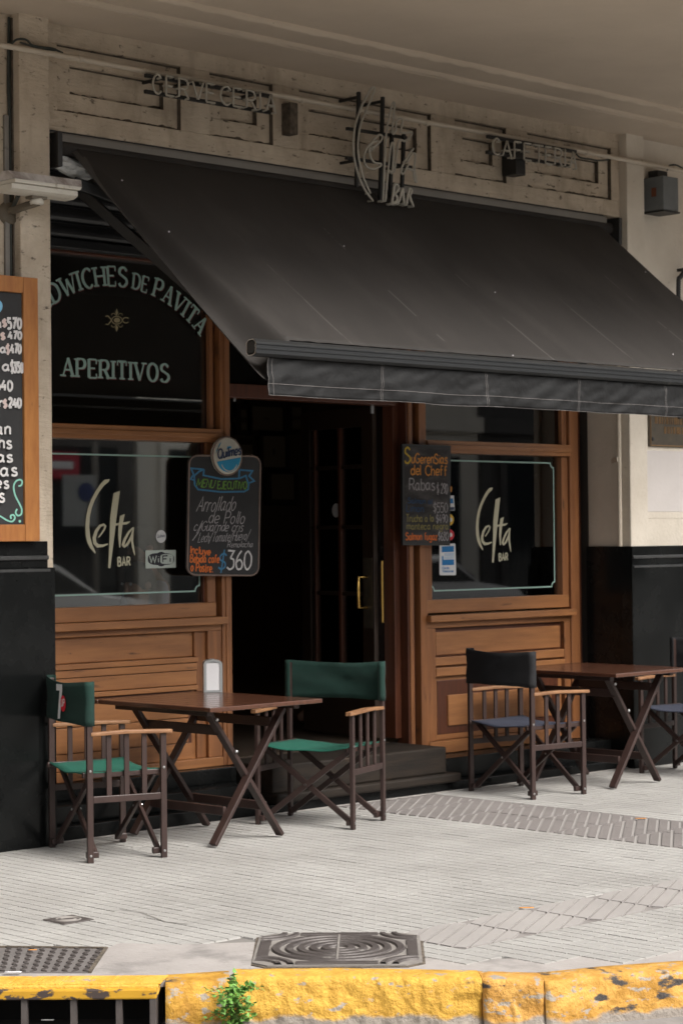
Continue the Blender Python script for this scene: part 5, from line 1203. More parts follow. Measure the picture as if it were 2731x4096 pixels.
ct(white, 'Milanesa', -400, 8, 530, 70); ct(pink, '$', 20, 52, 525, 62); ct(white, '570', 62, 172, 540, 85, 0.013)
ct(white, 'Pizza', -300, -20, 620, 66); ct(pink, '$', 6, 38, 630, 56); ct(white, '470', 68, 172, 626, 62, 0.012)
ct(white, 'Empanada', -420, 40, 735, 66); ct(pink, '$', 52, 76, 745, 76); ct(white, '470', 84, 166, 742, 74, 0.012)
ct(white, 'Tarta', -260, 68, 885, 80); ct(white, '$', 80, 102, 900, 96); ct(white, '350', 106, 184, 896, 78, 0.013)
ct(white, '$540', -90, 92, 1048, 84, 0.012)
ct(white, 'Flan r', -260, 10, 1180, 76); ct(pink, '$', 26, 56, 1188, 66); ct(white, '240', 62, 162, 1186, 76, 0.013)
ct(white, 'Ensaladan', -500, 72, 1405, 100); ct(white, 'Lomitohs', -420, 80, 1520, 100); ct(white, 'Papas', -300, 90, 1630, 92); ct(white, 'Tostas', -330, 122, 1745, 104); ct(white, 'Cafes', -260, 52, 1845, 92); ct(white, 'Tes', -180, 20, 1960, 110)
white.build('chalk_lettering', 'chalk_white', cb); pink.build('chalk_lettering', mat('chalk_pink', (0.62, 0.5, 0.47), rough=0.95), cb)
mb = MB(); Pm = lambda u, v, h: WY(u / 2.045, 1050 + v / 2.045, Yc - h)
mb.ribbon(catmull([(150, 1828), (172, 1822), (182, 1795), (165, 1776), (130, 1790), (112, 1835), (125, 1905), (160, 1975), (178, 2020), (172, 2060), (145, 2070), (128, 2045), (140, 2015)], 6), 13, Pm)
mb.ribbon(catmull([(-60, 2055), (0, 2075), (60, 2110), (100, 2118), (122, 2090), (110, 2065), (88, 2072), (92, 2098)], 6), 13, Pm)
mb.poly2([(162 + 10 * math.cos(2 * PI * k / 14), 2116 + 12 * math.sin(2 * PI * k / 14)) for k in range(14)], Pm)
mb.build('chalk_flourish', 'chalk_teal', cb)
mb = MB(); mb.ribbon(catmull([(-70, 330), (-10, 320), (8, 355), (-10, 395), (-70, 400)], 6), 26, Pm); mb.build('chalk_flourish', mat('chalk_cyan', (0.2, 0.45, 0.65), rough=0.95), cb)

# hanging menu board with bottle-cap disc
YM = 0.262
mbd = thing('menu_board', 'rounded chalkboard with a round beer badge on top, hung on the door post', 'chalkboard', WY(895, 2305, YM))
km = lambda u, v, y=YM: WY(720 + u / 3.856, 1720 + v / 3.856, y)
def rrect(u0, v0, u1, v1, r, n=6):
    out = []
    for cx_, cy_, a0 in ((u1 - r, v0 + r, -PI / 2), (u1 - r, v1 - r, 0), (u0 + r, v1 - r, PI / 2), (u0 + r, v0 + r, PI)):
        out += [(cx_ + r * math.cos(a0 + PI / 2 * k / n), cy_ + r * math.sin(a0 + PI / 2 * k / n)) for k in range(n + 1)]
    return out
def skew(p):                                                   # slight hang: right edge lower-left as in the photograph
    u, v = p; return (u - (v - 400) * 0.018, v + (u - 600) * 0.010)
out = [skew(p) for p in rrect(145, 395, 1240, 2240, 130)]
MB().prism([km(*p, YM) for p in out], (0, 0.02, 0)).build('board', 'chalkboard', mbd)
mb = MB(); pp = [km(*p, YM - 0.001) for p in out]; mb.tube(pp + pp[:1], 0.0055, 6); mb.build('rim', 'board_edge', mbd, smooth=True)
dc = km(703, 402, YM); dr_ = 0.108
disc = MB().lathe([(0.001, -0.020), (dr_ * 0.92, -0.018), (dr_, -0.010), (dr_ * 1.02, 0.006), (0.001, 0.008)], (dc.x, YM - 0.002, dc.z), 36, axis='y').build('badge', 'disc_white', mbd, smooth=True)
mb = MB(); pp = [(dc.x + dr_ * math.cos(2 * PI * k / 36), YM - 0.014, dc.z + dr_ * math.sin(2 * PI * k / 36)) for k in range(37)]; mb.tube(pp, 0.005, 6); mb.build('badge_rim', 'board_edge', disc, smooth=True)
PD = lambda u, v, h: Vector((dc.x + u * dr_, YM - 0.0235 - h, dc.z + v * dr_))
mb = MB()
mb.poly2([(0.86 * math.cos(a), 0.86 * math.sin(a)) for a in [PI * 1.12 + (PI * 0.86) * k / 16 for k in range(17)]] , PD, 0)
mb.poly2([(-0.80, 0.30), (-0.45, 0.75), (-0.62, 0.62), (-0.86, 0.10)], PD, 0); mb.poly2([(-0.1, 0.38), (0.22, 0.42), (0.2, 0.52), (-0.05, 0.5)], PD, 0)
O = PD(-0.72, -0.16, 0.001); text_uv(mb, 'Quilmes', O, PD(0.86, 0.10, 0.001) - O, PD(-0.70, 0.34, 0.001) - O, NFRONT, 0.010, 1, gap=0.12)
mb.ribbon([(0.55 * math.cos(a) + 0.05, 0.5 * math.sin(a) - 0.3) for a in [PI * (1.1 + 0.8 * k / 12) for k in range(13)]], 0.06, PD, 2)
mb.build('badge_print', ['print_sky', 'print_navy', 'disc_white'], disc)
YM2 = YM - 0.0008
Pm = lambda u, v, h: km(*skew((u, v)), YM2 - h)
def mt(mb, s, u0, v0, u1, v1, hh, lw, slant=0.0, mi=0, jit=0.03):
    O = Pm(u0, v0, 0); text_uv(mb, s, O, Pm(u1, v1, 0) - O, Pm(u0 + slant, v0 - hh, 0) - O, NFRONT, lw, mi, 0.13, jit)
mb = MB()
for pts in ([(375, 610), (175, 595), (215, 690), (170, 760), (225, 775)], [(375, 610), (365, 700), (640, 755), (915, 745), (1020, 700), (1065, 830), (1060, 910), (1000, 945), (640, 955), (290, 920), (235, 850), (225, 710), (300, 640), (375, 610)], [(920, 610), (1120, 625), (1070, 705), (1150, 780), (1075, 810)], [(920, 610), (915, 745)]):
    mb.ribbon(pts, 26, Pm)
mb.build('chalk_ribbon', 'chalk_blue', mbd)
mb = MB(); mt(mb, 'MENU', 262, 880, 530, 890, 120, 0.0075, 30); mt(mb, 'EJECUTIVO', 585, 905, 1030, 905, 115, 0.0075, 5); mb.build('chalk_lettering', 'chalk_green', mbd)
mb = MB(); mt(mb, 'Arrollado', 260, 1265, 850, 1240, 230, 0.0065, 60); mt(mb, 'de Pollo', 455, 1440, 1000, 1440, 190, 0.0065, 40)
mt(mb, 'c/Guarnde cris', 220, 1560, 970, 1560, 150, 0.0055, 40); mt(mb, 'Lech/Tomate/Huevo/', 290, 1740, 1060, 1690, 150, 0.0045, 40); mt(mb, 'Remolacha', 740, 1810, 1120, 1800, 90, 0.004, 20)
mb.ribbon([(215, 1710), (300, 1590), (360, 1440)], 16, Pm)
mb.build('chalk_lettering', 'chalk_grey', mbd)
mb = MB(); mt(mb, 'Incluye', 185, 1900, 490, 1930, 110, 0.0085, 5); mt(mb, 'Bebida cafe', 185, 2045, 625, 2045, 120, 0.008, 5); mt(mb, 'o Postre.', 190, 2180, 530, 2195, 130, 0.0085, 5); mb.build('chalk_lettering', 'chalk_orange', mbd)
mb = MB(); mt(mb, '360', 755, 2150, 1125, 2150, 290, 0.0105, 10, jit=0.01); mb.build('chalk_lettering', 'chalk_white', mbd)
mb = MB(); mt(mb, '$', 610, 2170, 720, 2170, 290, 0.010, 40, jit=0); mb.build('chalk_lettering', 'chalk_blue', mbd)
MB().tube([Vector((dc.x, YM + 0.02, dc.z)), Vector((7.93, 0.300, dc.z + 0.06))], 0.004, 6).build('hook', 'black_metal', mbd)

# smaller suggestions board
YS = 0.258
sbd = thing('suggestions_board', 'narrow smudged chalkboard with coloured dish list, hung at the right door post', 'chalkboard', WY(1705, 2185, YS))
ks = lambda u, v, y=YS: WY(1580 + u / 5.225, 1750 + v / 5.225, y)
MB().prism([ks(*p) for p in ((150, 130), (1165, 165), (1145, 2260), (160, 2250))], (0, 0.018, 0)).build('board', 'black_metal', sbd)
MB().prism([ks(*p, YS - 0.001) for p in ((205, 195), (1105, 225), (1100, 2170), (215, 2180))], (0, 0.0008, 0)).build('slate', 'chalkboard_smudged', sbd)
Pm = lambda u, v, h: ks(u, v, YS - 0.0018 - h)
mb = MB(); mt(mb, 'S', 210, 540, 320, 545, 330, 0.011); mb.build('chalk_lettering', 'chalk_yellow', sbd)
mb = MB(); mt(mb, 'uGerenSias', 340, 530, 1085, 545, 200, 0.0085); mt(mb, 'del Cheff', 325, 775, 1070, 800, 210, 0.0085); mb.build('chalk_lettering', 'chalk_amber', sbd)
mb = MB(); mt(mb, 'Rabas', 295, 1100, 820, 1100, 240, 0.008); mt(mb, '$ 290', 870, 1170, 1095, 1180, 210, 0.007); mt(mb, '$550', 790, 1570, 1090, 1560, 200, 0.0065); mt(mb, '$490', 850, 1780, 1085, 1780, 170, 0.0065); mt(mb, '$680', 890, 2150, 1100, 2150, 180, 0.0065); mb.build('chalk_lettering', 'chalk_grey', sbd)
mb = MB(); mt(mb, 'Salmon al', 270, 1370, 770, 1390, 110, 0.007); mb.build('chalk_lettering', 'chalk_dblue', sbd); mb = MB(); mt(mb, 'Limon', 240, 1540, 590, 1560, 150, 0.007); mb.build('chalk_lettering', 'chalk_dblue', sbd)
mb = MB(); mt(mb, 'Trucha a la', 230, 1760, 800, 1760, 150, 0.0065); mt(mb, 'manteca negra', 240, 1920, 1095, 1920, 140, 0.006); mb.build('chalk_lettering', 'chalk_olive', sbd)
mb = MB(); mt(mb, 'Salmon fugaz', 220, 2140, 870, 2140, 150, 0.007); mb.build('chalk_lettering', 'chalk_orange', sbd)

# ------------------------------------------------------------------ tables
def make_table(name, label, base, rz):
    t = thing(name, label, 'table', base, 'folding wooden tables outside the bar', world=False, rz=rz)
    W_, D_, H_ = 0.77, 0.92, 0.715
    n = 9; pw_ = (W_ - 0.0) / n
    for i in range(n):
        MB().box(-W_ / 2 + i * pw_ + 0.003, -W_ / 2 + (i + 1) * pw_ - 0.003, -D_ / 2 + 0.042, D_ / 2 - 0.042, H_ - 0.022, H_).build('plank', 'tablewood', t, bevel=0.0025)
    for s_ in (-1, 1): MB().box(-W_ / 2 - 0.004, W_ / 2 + 0.004, s_ * (D_ / 2 - 0.0205) - 0.0205, s_ * (D_ / 2 - 0.0205) + 0.0205, H_ - 0.0225, H_ + 0.0004).build('end_board', 'tablewood', t, bevel=0.004)
    for x in (-0.30, 0.30): MB().box(x - 0.02, x + 0.02, -0.36, 0.36, H_ - 0.050, H_ - 0.0225).build('batten', 'chairwood', t, bevel=0.003)
    for y, in ((-0.285,), (0.285,)):
        sg = 1 if y < 0 else -1
        MB().bar((-0.245, y, H_ - 0.045), (0.245, y, 0.012), 0.022, 0.05, up=(0, 1, 0), ext=0.0).build('leg', 'chairwood', t, bevel=0.004)
        o = y + sg * 0.025
        MB().bar((0.245, o - sg * 0.05, H_ - 0.045), (-0.245, o - sg * 0.05, 0.012), 0.022, 0.05, up=(0, 1, 0)).build('leg', 'chairwood', t, bevel=0.004)
    # bars are wide in the leg plane: rebuilt below as flat boards
    for (x, z, hh) in ((-0.17, 0.58, 0.05), (0.19, 0.60, 0.05), (-0.14, 0.17, 0.045), (0.14, 0.17, 0.045)):
        MB().box(x - 0.011, x + 0.011, -0.285, 0.285, z - hh / 2, z + hh / 2).build('stretcher', 'chairwood', t, bevel=0.003)
    for y in (-0.285 - 0.038, 0.285 + 0.012):
        for x, z in ((0, 0.34), (-0.22, 0.64), (0.22, 0.64), (-0.09, 0.47)):
            MB().lathe([(0.001, -0.006), (0.007, -0.005), (0.009, 0.0), (0.009, 0.004)], (x, y, z), 10, axis='y').build('bolt', 'steel', t, smooth=True)
    return t
make_table('folding_table', 'brown slatted folding table with the napkin dispenser on it', (7.150, -0.435, 0), R(1.5))
make_table('folding_table', 'brown slatted folding table beside the black canvas chair', (10.36, -0.40, 0), R(1.0))

# ------------------------------------------------------------------ director's chairs
def make_chair(label, base, rz, mback, mseat, W_=0.57, D_=0.385, logo=False):
    t = thing('directors_chair', label, 'chair', base, 'canvas director chairs outside the bar', world=False, rz=rz)
    hw, hd = W_ / 2, D_ / 2; s_ = 0.030; q = 0.022
    for sy in (-1, 1):
        y = sy * hw
        MB().box(-hd - s_ / 2, -hd + s_ / 2, y - q / 2, y + q / 2, 0.0, 0.855).build('leg', 'chairwood', t, bevel=0.003)
        MB().box(hd - s_ / 2, hd + s_ / 2, y - q / 2, y + q / 2, 0.0, 0.610).build('leg', 'chairwood', t, bevel=0.003)
        rows = []
        for x, wx in ((-hd + 0.005, 0.016), (-hd + 0.03, 0.022), (0.0, 0.026), (hd - 0.02, 0.026), (hd + 0.035, 0.022), (hd + 0.045, 0.014)):
            zz_ = 0.612 - 0.006 * abs(x) / hd
            rows.append([(x, y - wx, zz_), (x, y + wx, zz_), (x, y + wx, zz_ + 0.018), (x, y - wx, zz_ + 0.018)])
        mb = MB(); mb.grid(rows, closed=True); mb.face(rows[0]); mb.face(rows[-1][::-1]); mb.build('armrest', 'wood_arm', t, bevel=0.004)
        MB().box(-hd + s_ / 2, hd - s_ / 2, y - 0.009, y + 0.009, 0.285, 0.318).build('side_rail', 'chairwood', t, bevel=0.003)
        for k in (-1, 0, 1): MB().box(k * 0.09 - 0.013, k * 0.09 + 0.013, y - 0.006, y + 0.006, 0.317, 0.613).build('slat', 'chairwood', t, bevel=0.002)
        MB().box(-hd - 0.03, hd + 0.01, y - sy * 0.022 - 0.010, y - sy * 0.022 + 0.010, 0.405, 0.432).build('seat_rail', 'chairwood', t, bevel=0.004)
        MB().box(-hd - 0.012, -hd + 0.05, y - sy * 0.025 - 0.012, y - sy * 0.025 + 0.012, 0.02, 0.05).build('foot_block', 'chairwood', t, bevel=0.004)
        MB().box(hd - 0.05, hd + 0.012, y - sy * 0.025 - 0.012, y - sy * 0.025 + 0.012, 0.02, 0.05).build('foot_block', 'chairwood', t, bevel=0.004)
        for x in (-hd, hd):
            for z in (0.035, 0.44): MB().lathe([(0.001, -0.004), (0.006, -0.003), (0.007, 0.004)], (x, y + sy * q / 2, z), 8, axis='y').build('bolt', 'steel', t)
    for x0 in (-hd + 0.028, hd - 0.028):
        for sy in (-1, 1):
            xo = x0 + (0.011 if sy > 0 else -0.011)
            MB().bar((xo, sy * (hw - 0.025), 0.412), (xo, -sy * (hw - 0.03), 0.035), 0.030, 0.018, up=(1, 0, 0)).build('cross_leg', 'chairwood', t, bevel=0.003)
        MB().lathe([(0.001, -0.026), (0.006, -0.024), (0.006, 0.026)], (x0, 0, 0.225), 8, axis='x').build('bolt', 'steel', t)
    # seat sling
    rows = []
    for i in range(13):
        y = -hw + 0.012 + (W_ - 0.024) * i / 12; sg_ = 0.022 * math.sin(PI * i / 12)
        rows.append([Vector((x, y, 0.434 - sg_ + 0.003 * math.sin(9 * x + i) + 0.004 * noise.noise(Vector((x * 14, y * 9, rz))))) for x in [-hd - 0.02 + (D_ + 0.03) * j / 8 for j in range(9)]])
    mb = MB(); mb.grid(rows); so = mb.build('seat', mseat, t, smooth=True); md = so.modifiers.new('t', 'SOLIDIFY'); md.thickness = 0.005
    # back sling, wrapped round both posts
    rows = []
    z0, z1 = 0.655, 0.868
    for j in range(9):
        z = z0 + (z1 - z0) * j / 8; row = []
        n = 32
        for i in range(n + 1):
            u = i / n; y = -hw - 0.012 + (W_ + 0.024) * u
            bow = 0.035 * math.sin(PI * u) + 0.003 * math.sin(7 * u + j) + (0.005 * noise.noise(Vector((u * 9 + j * 0.5, j * 0.35, rz * 3))) if not logo else 0.0)
            dz = -0.014 * math.sin(PI * u) * (1 if j > 4 else -0.4) + 0.004 * noise.noise(Vector((u * 3, j * 0.4, rz)))
            row.append(Vector((-hd - 0.017 - bow, y, z + dz)))
        # wrap: forward around the posts
        row = [Vector((-hd + 0.021, -hw + 0.014, z)), Vector((-hd + 0.021, -hw - 0.014, z))] + row + [Vector((-hd + 0.021, hw + 0.014, z)), Vector((-hd + 0.021, hw - 0.014, z))]
        rows.append(row)
    mb = MB(); mb.grid(rows); bo = mb.build('backrest', mback, t, smooth=True); md = bo.modifiers.new('t', 'SOLIDIFY'); md.thickness = 0.004; md.offset = 0
    if logo:
        def PL(u, v, h):
            uu = u / W_ + 0.5; bow = 0.035 * math.sin(PI * uu)
            return Vector((-hd - 0.0262 - bow - h, -u, v))
        mb = MB()
        k0 = 0.055
        for q4 in ([(-0.075, 0.842), (0.012, 0.845), (0.014, 0.815), (-0.075, 0.810)], [(-0.022, 0.816), (0.014, 0.816), (-0.006, 0.745), (-0.040, 0.745)], [(-0.040, 0.746), (-0.006, 0.746), (-0.020, 0.676), (-0.056, 0.672)]): mb.poly2([(a_ + k0, b_) for a_, b_ in q4], PL, 0)
        mb.poly2([(k0 + 0.022 + 0.034 * math.cos(a), 0.752 + 0.040 * math.sin(a)) for a in [2 * PI * k / 20 for k in range(20)]], PL, 1)
        O = PL(k0 + 0.002, 0.738, 0.0008); text_uv(mb, 'UP', O, PL(k0 + 0.044, 0.741, 0.0008) - O, PL(k0 + 0.002, 0.772, 0.0008) - O, Vector((-1, 0, 0)), 0.0055, 0)
        mb.build('back_print', ['print_white', 'print_scarlet'], bo)
    return t
make_chair('green canvas chair with a white 7 and red dot printed on its back', (6.457, -0.481, 0), R(-18.5), 'canvas_dgreen', 'canvas_green', 0.595, 0.375, True)
make_chair('plain green canvas chair standing in front of the open doorway', (7.92, -0.472, 0), R(200.8), 'canvas_dgreen', 'canvas_green', 0.565, 0.39)
make_chair('black canvas chair with navy seat in front of the right window panel', (9.667, -0.425, 0), R(-7.7), 'canvas_black', 'canvas_navy', 0.565, 0.40)
make_chair('dark canvas chair with navy seat beside the right granite dado', (11.14, -0.56, 0), R(182), 'canvas_black', 'canvas_navy', 0.55, 0.37)

# napkin dispenser
q = WZ(850, 2768, 0.7155); nr = math.atan2(fwd.y, fwd.x) + R(8)
nd = thing('napkin_dispenser', 'white metal napkin dispenser standing on the brown table', 'napkin dispenser', (q.x, q.y, 0.7158), world=False, rz=nr - PI / 2)
def arch(y, w_, h, r, n=6):
    pts = [(-w_, y, 0.0), (w_, y, 0.0), (w_, y, h - r)]
    pts += [(w_ - r + r * math.cos(PI / 2 * k / n), y, h - r + r * math.sin(PI / 2 * k / n)) for k in range(1, n)]
    pts += [(0, y, h + 0.006)] + [(-w_ + r - r * math.sin(PI / 2 * k / n), y, h - r + r * math.cos(PI / 2 * k / n)) for k in range(1, n)] + [(-w_, y, h - r)]
    return pts
mb = MB(); mb.prism(arch(-0.045, 0.050, 0.172, 0.022), (0, 0.09, 0)); mb.build('body', 'chrome_white', nd, bevel=0.003)
for s_ in (-1, 1):
    mb = MB(); ou = [Vector(p) for p in arch(s_ * 0.0455, 0.0505, 0.172, 0.022)]; inn = [Vector(p) for p in arch(s_ * 0.0455, 0.036, 0.150, 0.012)]
    inn = [p + Vector((0, 0, 0.012)) for p in inn]
    n_ = len(ou)
    for i in range(n_):
        j = (i + 1) % n_; d_ = Vector((0, s_ * 0.005, 0))
        mb.face([ou[i] + d_, ou[j] + d_, inn[j] + d_, inn[i] + d_]); mb.face([ou[i], ou[j], ou[j] + d_, ou[i] + d_]); mb.face([inn[i], inn[j], inn[j] + d_, inn[i] + d_])
    mb.build('face_frame', 'chrome_white', nd)
    mb = MB(); mb.box(-0.036, 0.036, s_ * 0.0462 - 0.0005, s_ * 0.0462 + 0.0005, 0.012, 0.158); mb.build('napkins', 'paper', nd)

# ------------------------------------------------------------------ people indoors
def skin_mesh(name, verts, edges, radii, m, parent, root=0, sub=2):
    me = bpy.data.meshes.new(name); me.from_pydata([tuple(v) for v in verts], edges, []); me.materials.append(M[m])
    o = bpy.data.objects.new(name, me); col.objects.link(o); o.parent = parent
    sk = o.modifiers.new('skin', 'SKIN'); sk.use_smooth_shade = True
    lay = me.skin_vertices[0].data if me.skin_vertices else None
    if lay is None:
        bm = bmesh.new(); bm.from_mesh(me); bm.verts.layers.skin.verify(); bm.to_mesh(me); bm.free(); lay = me.skin_vertices[0].data
    for i, r in enumerate(radii):
        lay[i].radius = (r, r) if not isinstance(r, tuple) else r; lay[i].use_root = (i == root)
    sb = o.modifiers.new('sub', 'SUBSURF'); sb.levels = sub; sb.render_levels = sub
    return o
def person(label, base, rz, shirt, seat=0.45, lean=0.0, arms=((0.30, 0.12, 0.66), (0.30, -0.12, 0.66)), short=True):
    """seated figure: local +x is where it faces, base on the floor under the hips"""
    t = thing('person', label, 'person', base, world=False, rz=rz)
    H0 = seat + 0.10
    sh = H0 + 0.46; lx = lean
    V = [(0, 0, H0), (lx * 0.5, 0, H0 + 0.22), (lx, 0, sh - 0.04), (lx + 0.01, 0, sh + 0.07), (lx + 0.03, 0, sh + 0.16), (lx + 0.035, 0, sh + 0.27)]
    Rr = [(0.16, 0.12), (0.14, 0.10), (0.15, 0.10), (0.055, 0.055), (0.075, 0.085), (0.070, 0.080)]
    Ed = [(0, 1), (1, 2), (2, 3), (3, 4), (4, 5)]
    SV, SR, SE = V[:3], [(0.168, 0.128), (0.15, 0.112), (0.16, 0.112)], [(0, 1), (1, 2)]
    for sy, hand in zip((1, -1), arms):
        s0 = Vector((lx, sy * 0.19, sh - 0.03)); h = Vector(hand); el = s0.lerp(h, 0.5) + Vector((-0.06, sy * 0.07, -0.12))
        i = len(V); V += [tuple(s0), tuple(el), tuple(h), tuple(h + (h - el).normalized() * 0.08)]; Rr += [0.062, 0.043, 0.030, 0.022]; Ed += [(2, i), (i, i + 1), (i + 1, i + 2), (i + 2, i + 3)]
        for k in range(4):
            j = len(V); d_ = (h - el).normalized(); f0 = h + d_ * 0.07 + Vector((0, (k - 1.5) * 0.019, 0)); V += [tuple(f0), tuple(f0 + d_ * (0.05 + 0.008 * (k in (1, 2))) + Vector((0, 0, -0.02)))]; Rr += [0.010, 0.008]; Ed += [(i + 3, j), (j, j + 1)]
        i = len(SV); SV += [tuple(s0), tuple(s0.lerp(el, 0.85 if short else 1.0))]; SR += [0.072, 0.056]; SE += [(2, i), (i, i + 1)]
        if not short: SV += [tuple(el.lerp(h, 0.92))]; SR += [0.040]; SE += [(i + 1, i + 2)]
        hp = Vector((0.0, sy * 0.09, H0 - 0.03)); kn = Vector((0.44, sy * 0.12, seat + 0.06)); an = Vector((0.40, sy * 0.12, 0.09)); to = Vector((0.56, sy * 0.13, 0.045))
        i = len(V); V += [tuple(hp), tuple(kn), tuple(an), tuple(to)]; Rr += [0.085, 0.06, 0.045, 0.035]; Ed += [(0, i), (i, i + 1), (i + 1, i + 2), (i + 2, i + 3)]
    skin_mesh('body', V, Ed, Rr, 'skin', t)
    skin_mesh('shirt', SV, SE, SR, shirt, t)
    # trousers
    TV = [(0, 0, H0 - 0.01)]; TR = [(0.165, 0.13)]; TE = []
    for sy in (1, -1):
        i = len(TV); TV += [(0.0, sy * 0.09, H0 - 0.03), (0.44, sy * 0.12, seat + 0.06), (0.40, sy * 0.12, 0.14)]; TR += [0.097, 0.075, 0.065]; TE += [(0, i), (i, i + 1), (i + 1, i + 2)]
    skin_mesh('trousers', TV, TE, TR, 'cloth_dark', t)
    hd = Vector((lx + 0.03, 0, sh + 0.215))
    mb = MB(); rows = []
    for i in range(9):
        th = PI * 0.62 * i / 8
        rows.append([hd + Vector((-0.012, 0, 0.012)) + Vector((0.102 * math.sin(th) * math.cos(a) - 0.02 * (1 - math.cos(th)), 0.088 * math.sin(th) * math.sin(a), 0.118 * math.cos(th))) for a in [2 * PI * k / 16 for k in range(16)]])
    mb.grid(rows, closed=True); mb.build('hair', 'hair', t, smooth=True)
    for sy in (-1, 1):
        MB().lathe([(0.001, 0.0), (0.008, 0.001), (0.009, 0.006)], hd + Vector((0.078, sy * 0.032, 0.0)), 10, axis='x').build('eye', 'print_white', t)
        MB().lathe([(0.001, -0.012), (0.02, -0.004), (0.022, 0.008), (0.001, 0.014)], hd + Vector((-0.005, sy * 0.082, -0.01)), 10, axis='y').build('ear', 'skin', t, smooth=True)
    MB().lathe([(0.014, -0.026), (0.012, 0.0), (0.004, 0.022)], hd + Vector((0.088, 0, -0.02)), 8).build('nose', 'skin', t, smooth=True)
    MB().box(hd.x + 0.072, hd.x + 0.082, -0.022, 0.022, hd.z - 0.072, hd.z - 0.064).build('mouth', mat('lips', (0.35, 0.13, 0.11), rough=0.5), t)
    return t
q = WY(610, 2260, 0.95); person('dark-haired person in a lilac shirt seated behind the left window', (q.x, 0.95, 0.28), R(165), 'cloth_lilac', 0.45, 0.03)
q = WY(545, 2350, 0.68); person('person in a teal shirt seated close behind the left window', (q.x, 0.68, 0.28), R(190), 'cloth_teal', 0.24, -0.03, ((0.32, 0.1, 0.46), (0.30, -0.16, 0.40)))
q = WY(1405, 2250, 1.75); person('person in a crumpled grey-white shirt seated beyond the open door', (q.x, 1.75, 0.28), R(200), 'cloth_grey', 0.45, 0.06, short=False)
def stool(base, label):
    t = thing('bentwood_chair', label, 'chair', base, 'dark chairs inside the bar', world=False)
    return t
def inner_chair(base, rz, label, sh=0.45):
    t = thing('wooden_chair', label, 'chair', base, 'dark wooden chairs inside the bar', world=False, rz=rz)
    MB().box(-0.20, 0.20, -0.20, 0.20, sh - 0.03, sh).build('seat', 'int_dark', t, bevel=0.006)
    for x in (-0.18, 0.18):
        for y in (-0.18, 0.18): MB().box(x - 0.016, x + 0.016, y - 0.016, y + 0.016, 0, 0.85 if x < 0 else sh - 0.03).build('leg', 'int_dark', t, bevel=0.003)
    for z in (0.55, 0.66, 0.78): MB().box(-0.19, -0.17, -0.165, 0.165, z, z + 0.05).build('back_slat', 'int_dark', t, bevel=0.003)
for pxx, pyy, yy, rz, lab, sh in ((610, 2260, 0.95, 165, 'dark wooden chair under the person in lilac', 0.45), (545, 2350, 0.68, 190, 'low dark wooden chair under the person in teal', 0.24), (1405, 2250, 1.75, 200, 'dark wooden chair under the person in grey-white', 0.45)):
    q = WY(pxx, pyy, yy); inner_chair((q.x, yy, 0.28), R(rz), lab, sh)
# framed pictures on the back wall of the room
def picture(px0, py0, px1, py1, y, label):
    a = WY(px0, py1, y); b = WY(px1, py0, y); t = thing('framed_picture', label, 'picture', (a.x, y, a.z), 'framed pictures on the back wall')
    f_ = 0.05
    MB().box(a.x, b.x, y, y + 0.02, a.z, b.z).build('mount', 'mat_board', t)
    MB().box(a.x + 0.16, b.x - 0.16, y - 0.003, y + 0.001, a.z + 0.12, b.z - 0.12).build('print', 'photo_print', t)
    for (x0, x1, z0, z1) in ((a.x - f_, b.x + f_, a.z - f_, a.z), (a.x - f_, b.x + f_, b.z, b.z + f_), (a.x - f_, a.x, a.z, b.z), (b.x, b.x + f_, a.z, b.z)): MB().box(x0, x1, y - 0.015, y + 0.022, z0, z1).build('frame', 'frame_black', t)
for r_, lab in (((1005, 1630, 1130, 1720), 'widest framed picture on the dim back wall, topmost in the doorway'), ((1165, 1630, 1205, 1715), 'narrow framed picture to the right of the widest one'),
                ((1050, 1745, 1140, 1868), 'tall framed picture below the widest one on the back wall'), ((1082, 1898, 1175, 1998), 'square framed picture, lowest of the back wall group by the door leaf'),
                ((960, 1780, 1010, 1880), 'framed picture to the left of the tall one on the back wall'), ((960, 1640, 985, 1720), 'slim framed picture to the left of the widest one'),
                ((1360, 1660, 1440, 1780), 'upper framed picture seen through the glazed door leaf'), ((1370, 1900, 1440, 2000), 'lower framed picture seen through the glazed door leaf')): picture(*r_, 5.94, lab)
q = WY(1952, 1840, 2.5); lp = thing('pendant_bulb', 'small warm lit bulb hanging inside behind the right window', 'lamp', (q.x, 2.5, q.z))
MB().lathe([(0.001, -0.035), (0.022, -0.03), (0.032, -0.008), (0.026, 0.016), (0.012, 0.035)], (q.x, 2.5, q.z), 16).build('bulb', 'bulb', lp, smooth=True)
pl_ = bpy.data.lights.new('bulb_light', 'POINT'); pl_.energy = 3; pl_.color = (1.0, 0.72, 0.45); pl_.shadow_soft_size = 0.05
plo = bpy.data.objects.new('bulb_light', pl_); col.objects.link(plo); setpar(plo, lp); plo.location = (q.x, 2.5, q.z - 0.08)
MB().tube([(q.x, 2.5, q.z + 0.03), (q.x, 2.5, 3.70)], 0.006, 6).build('cord', 'cable', lp); MB().lathe([(0.014, 0), (0.014, 0.05), (0.006, 0.06)], (q.x, 2.5, q.z + 0.03), 12).build('socket', 'black_metal', lp)

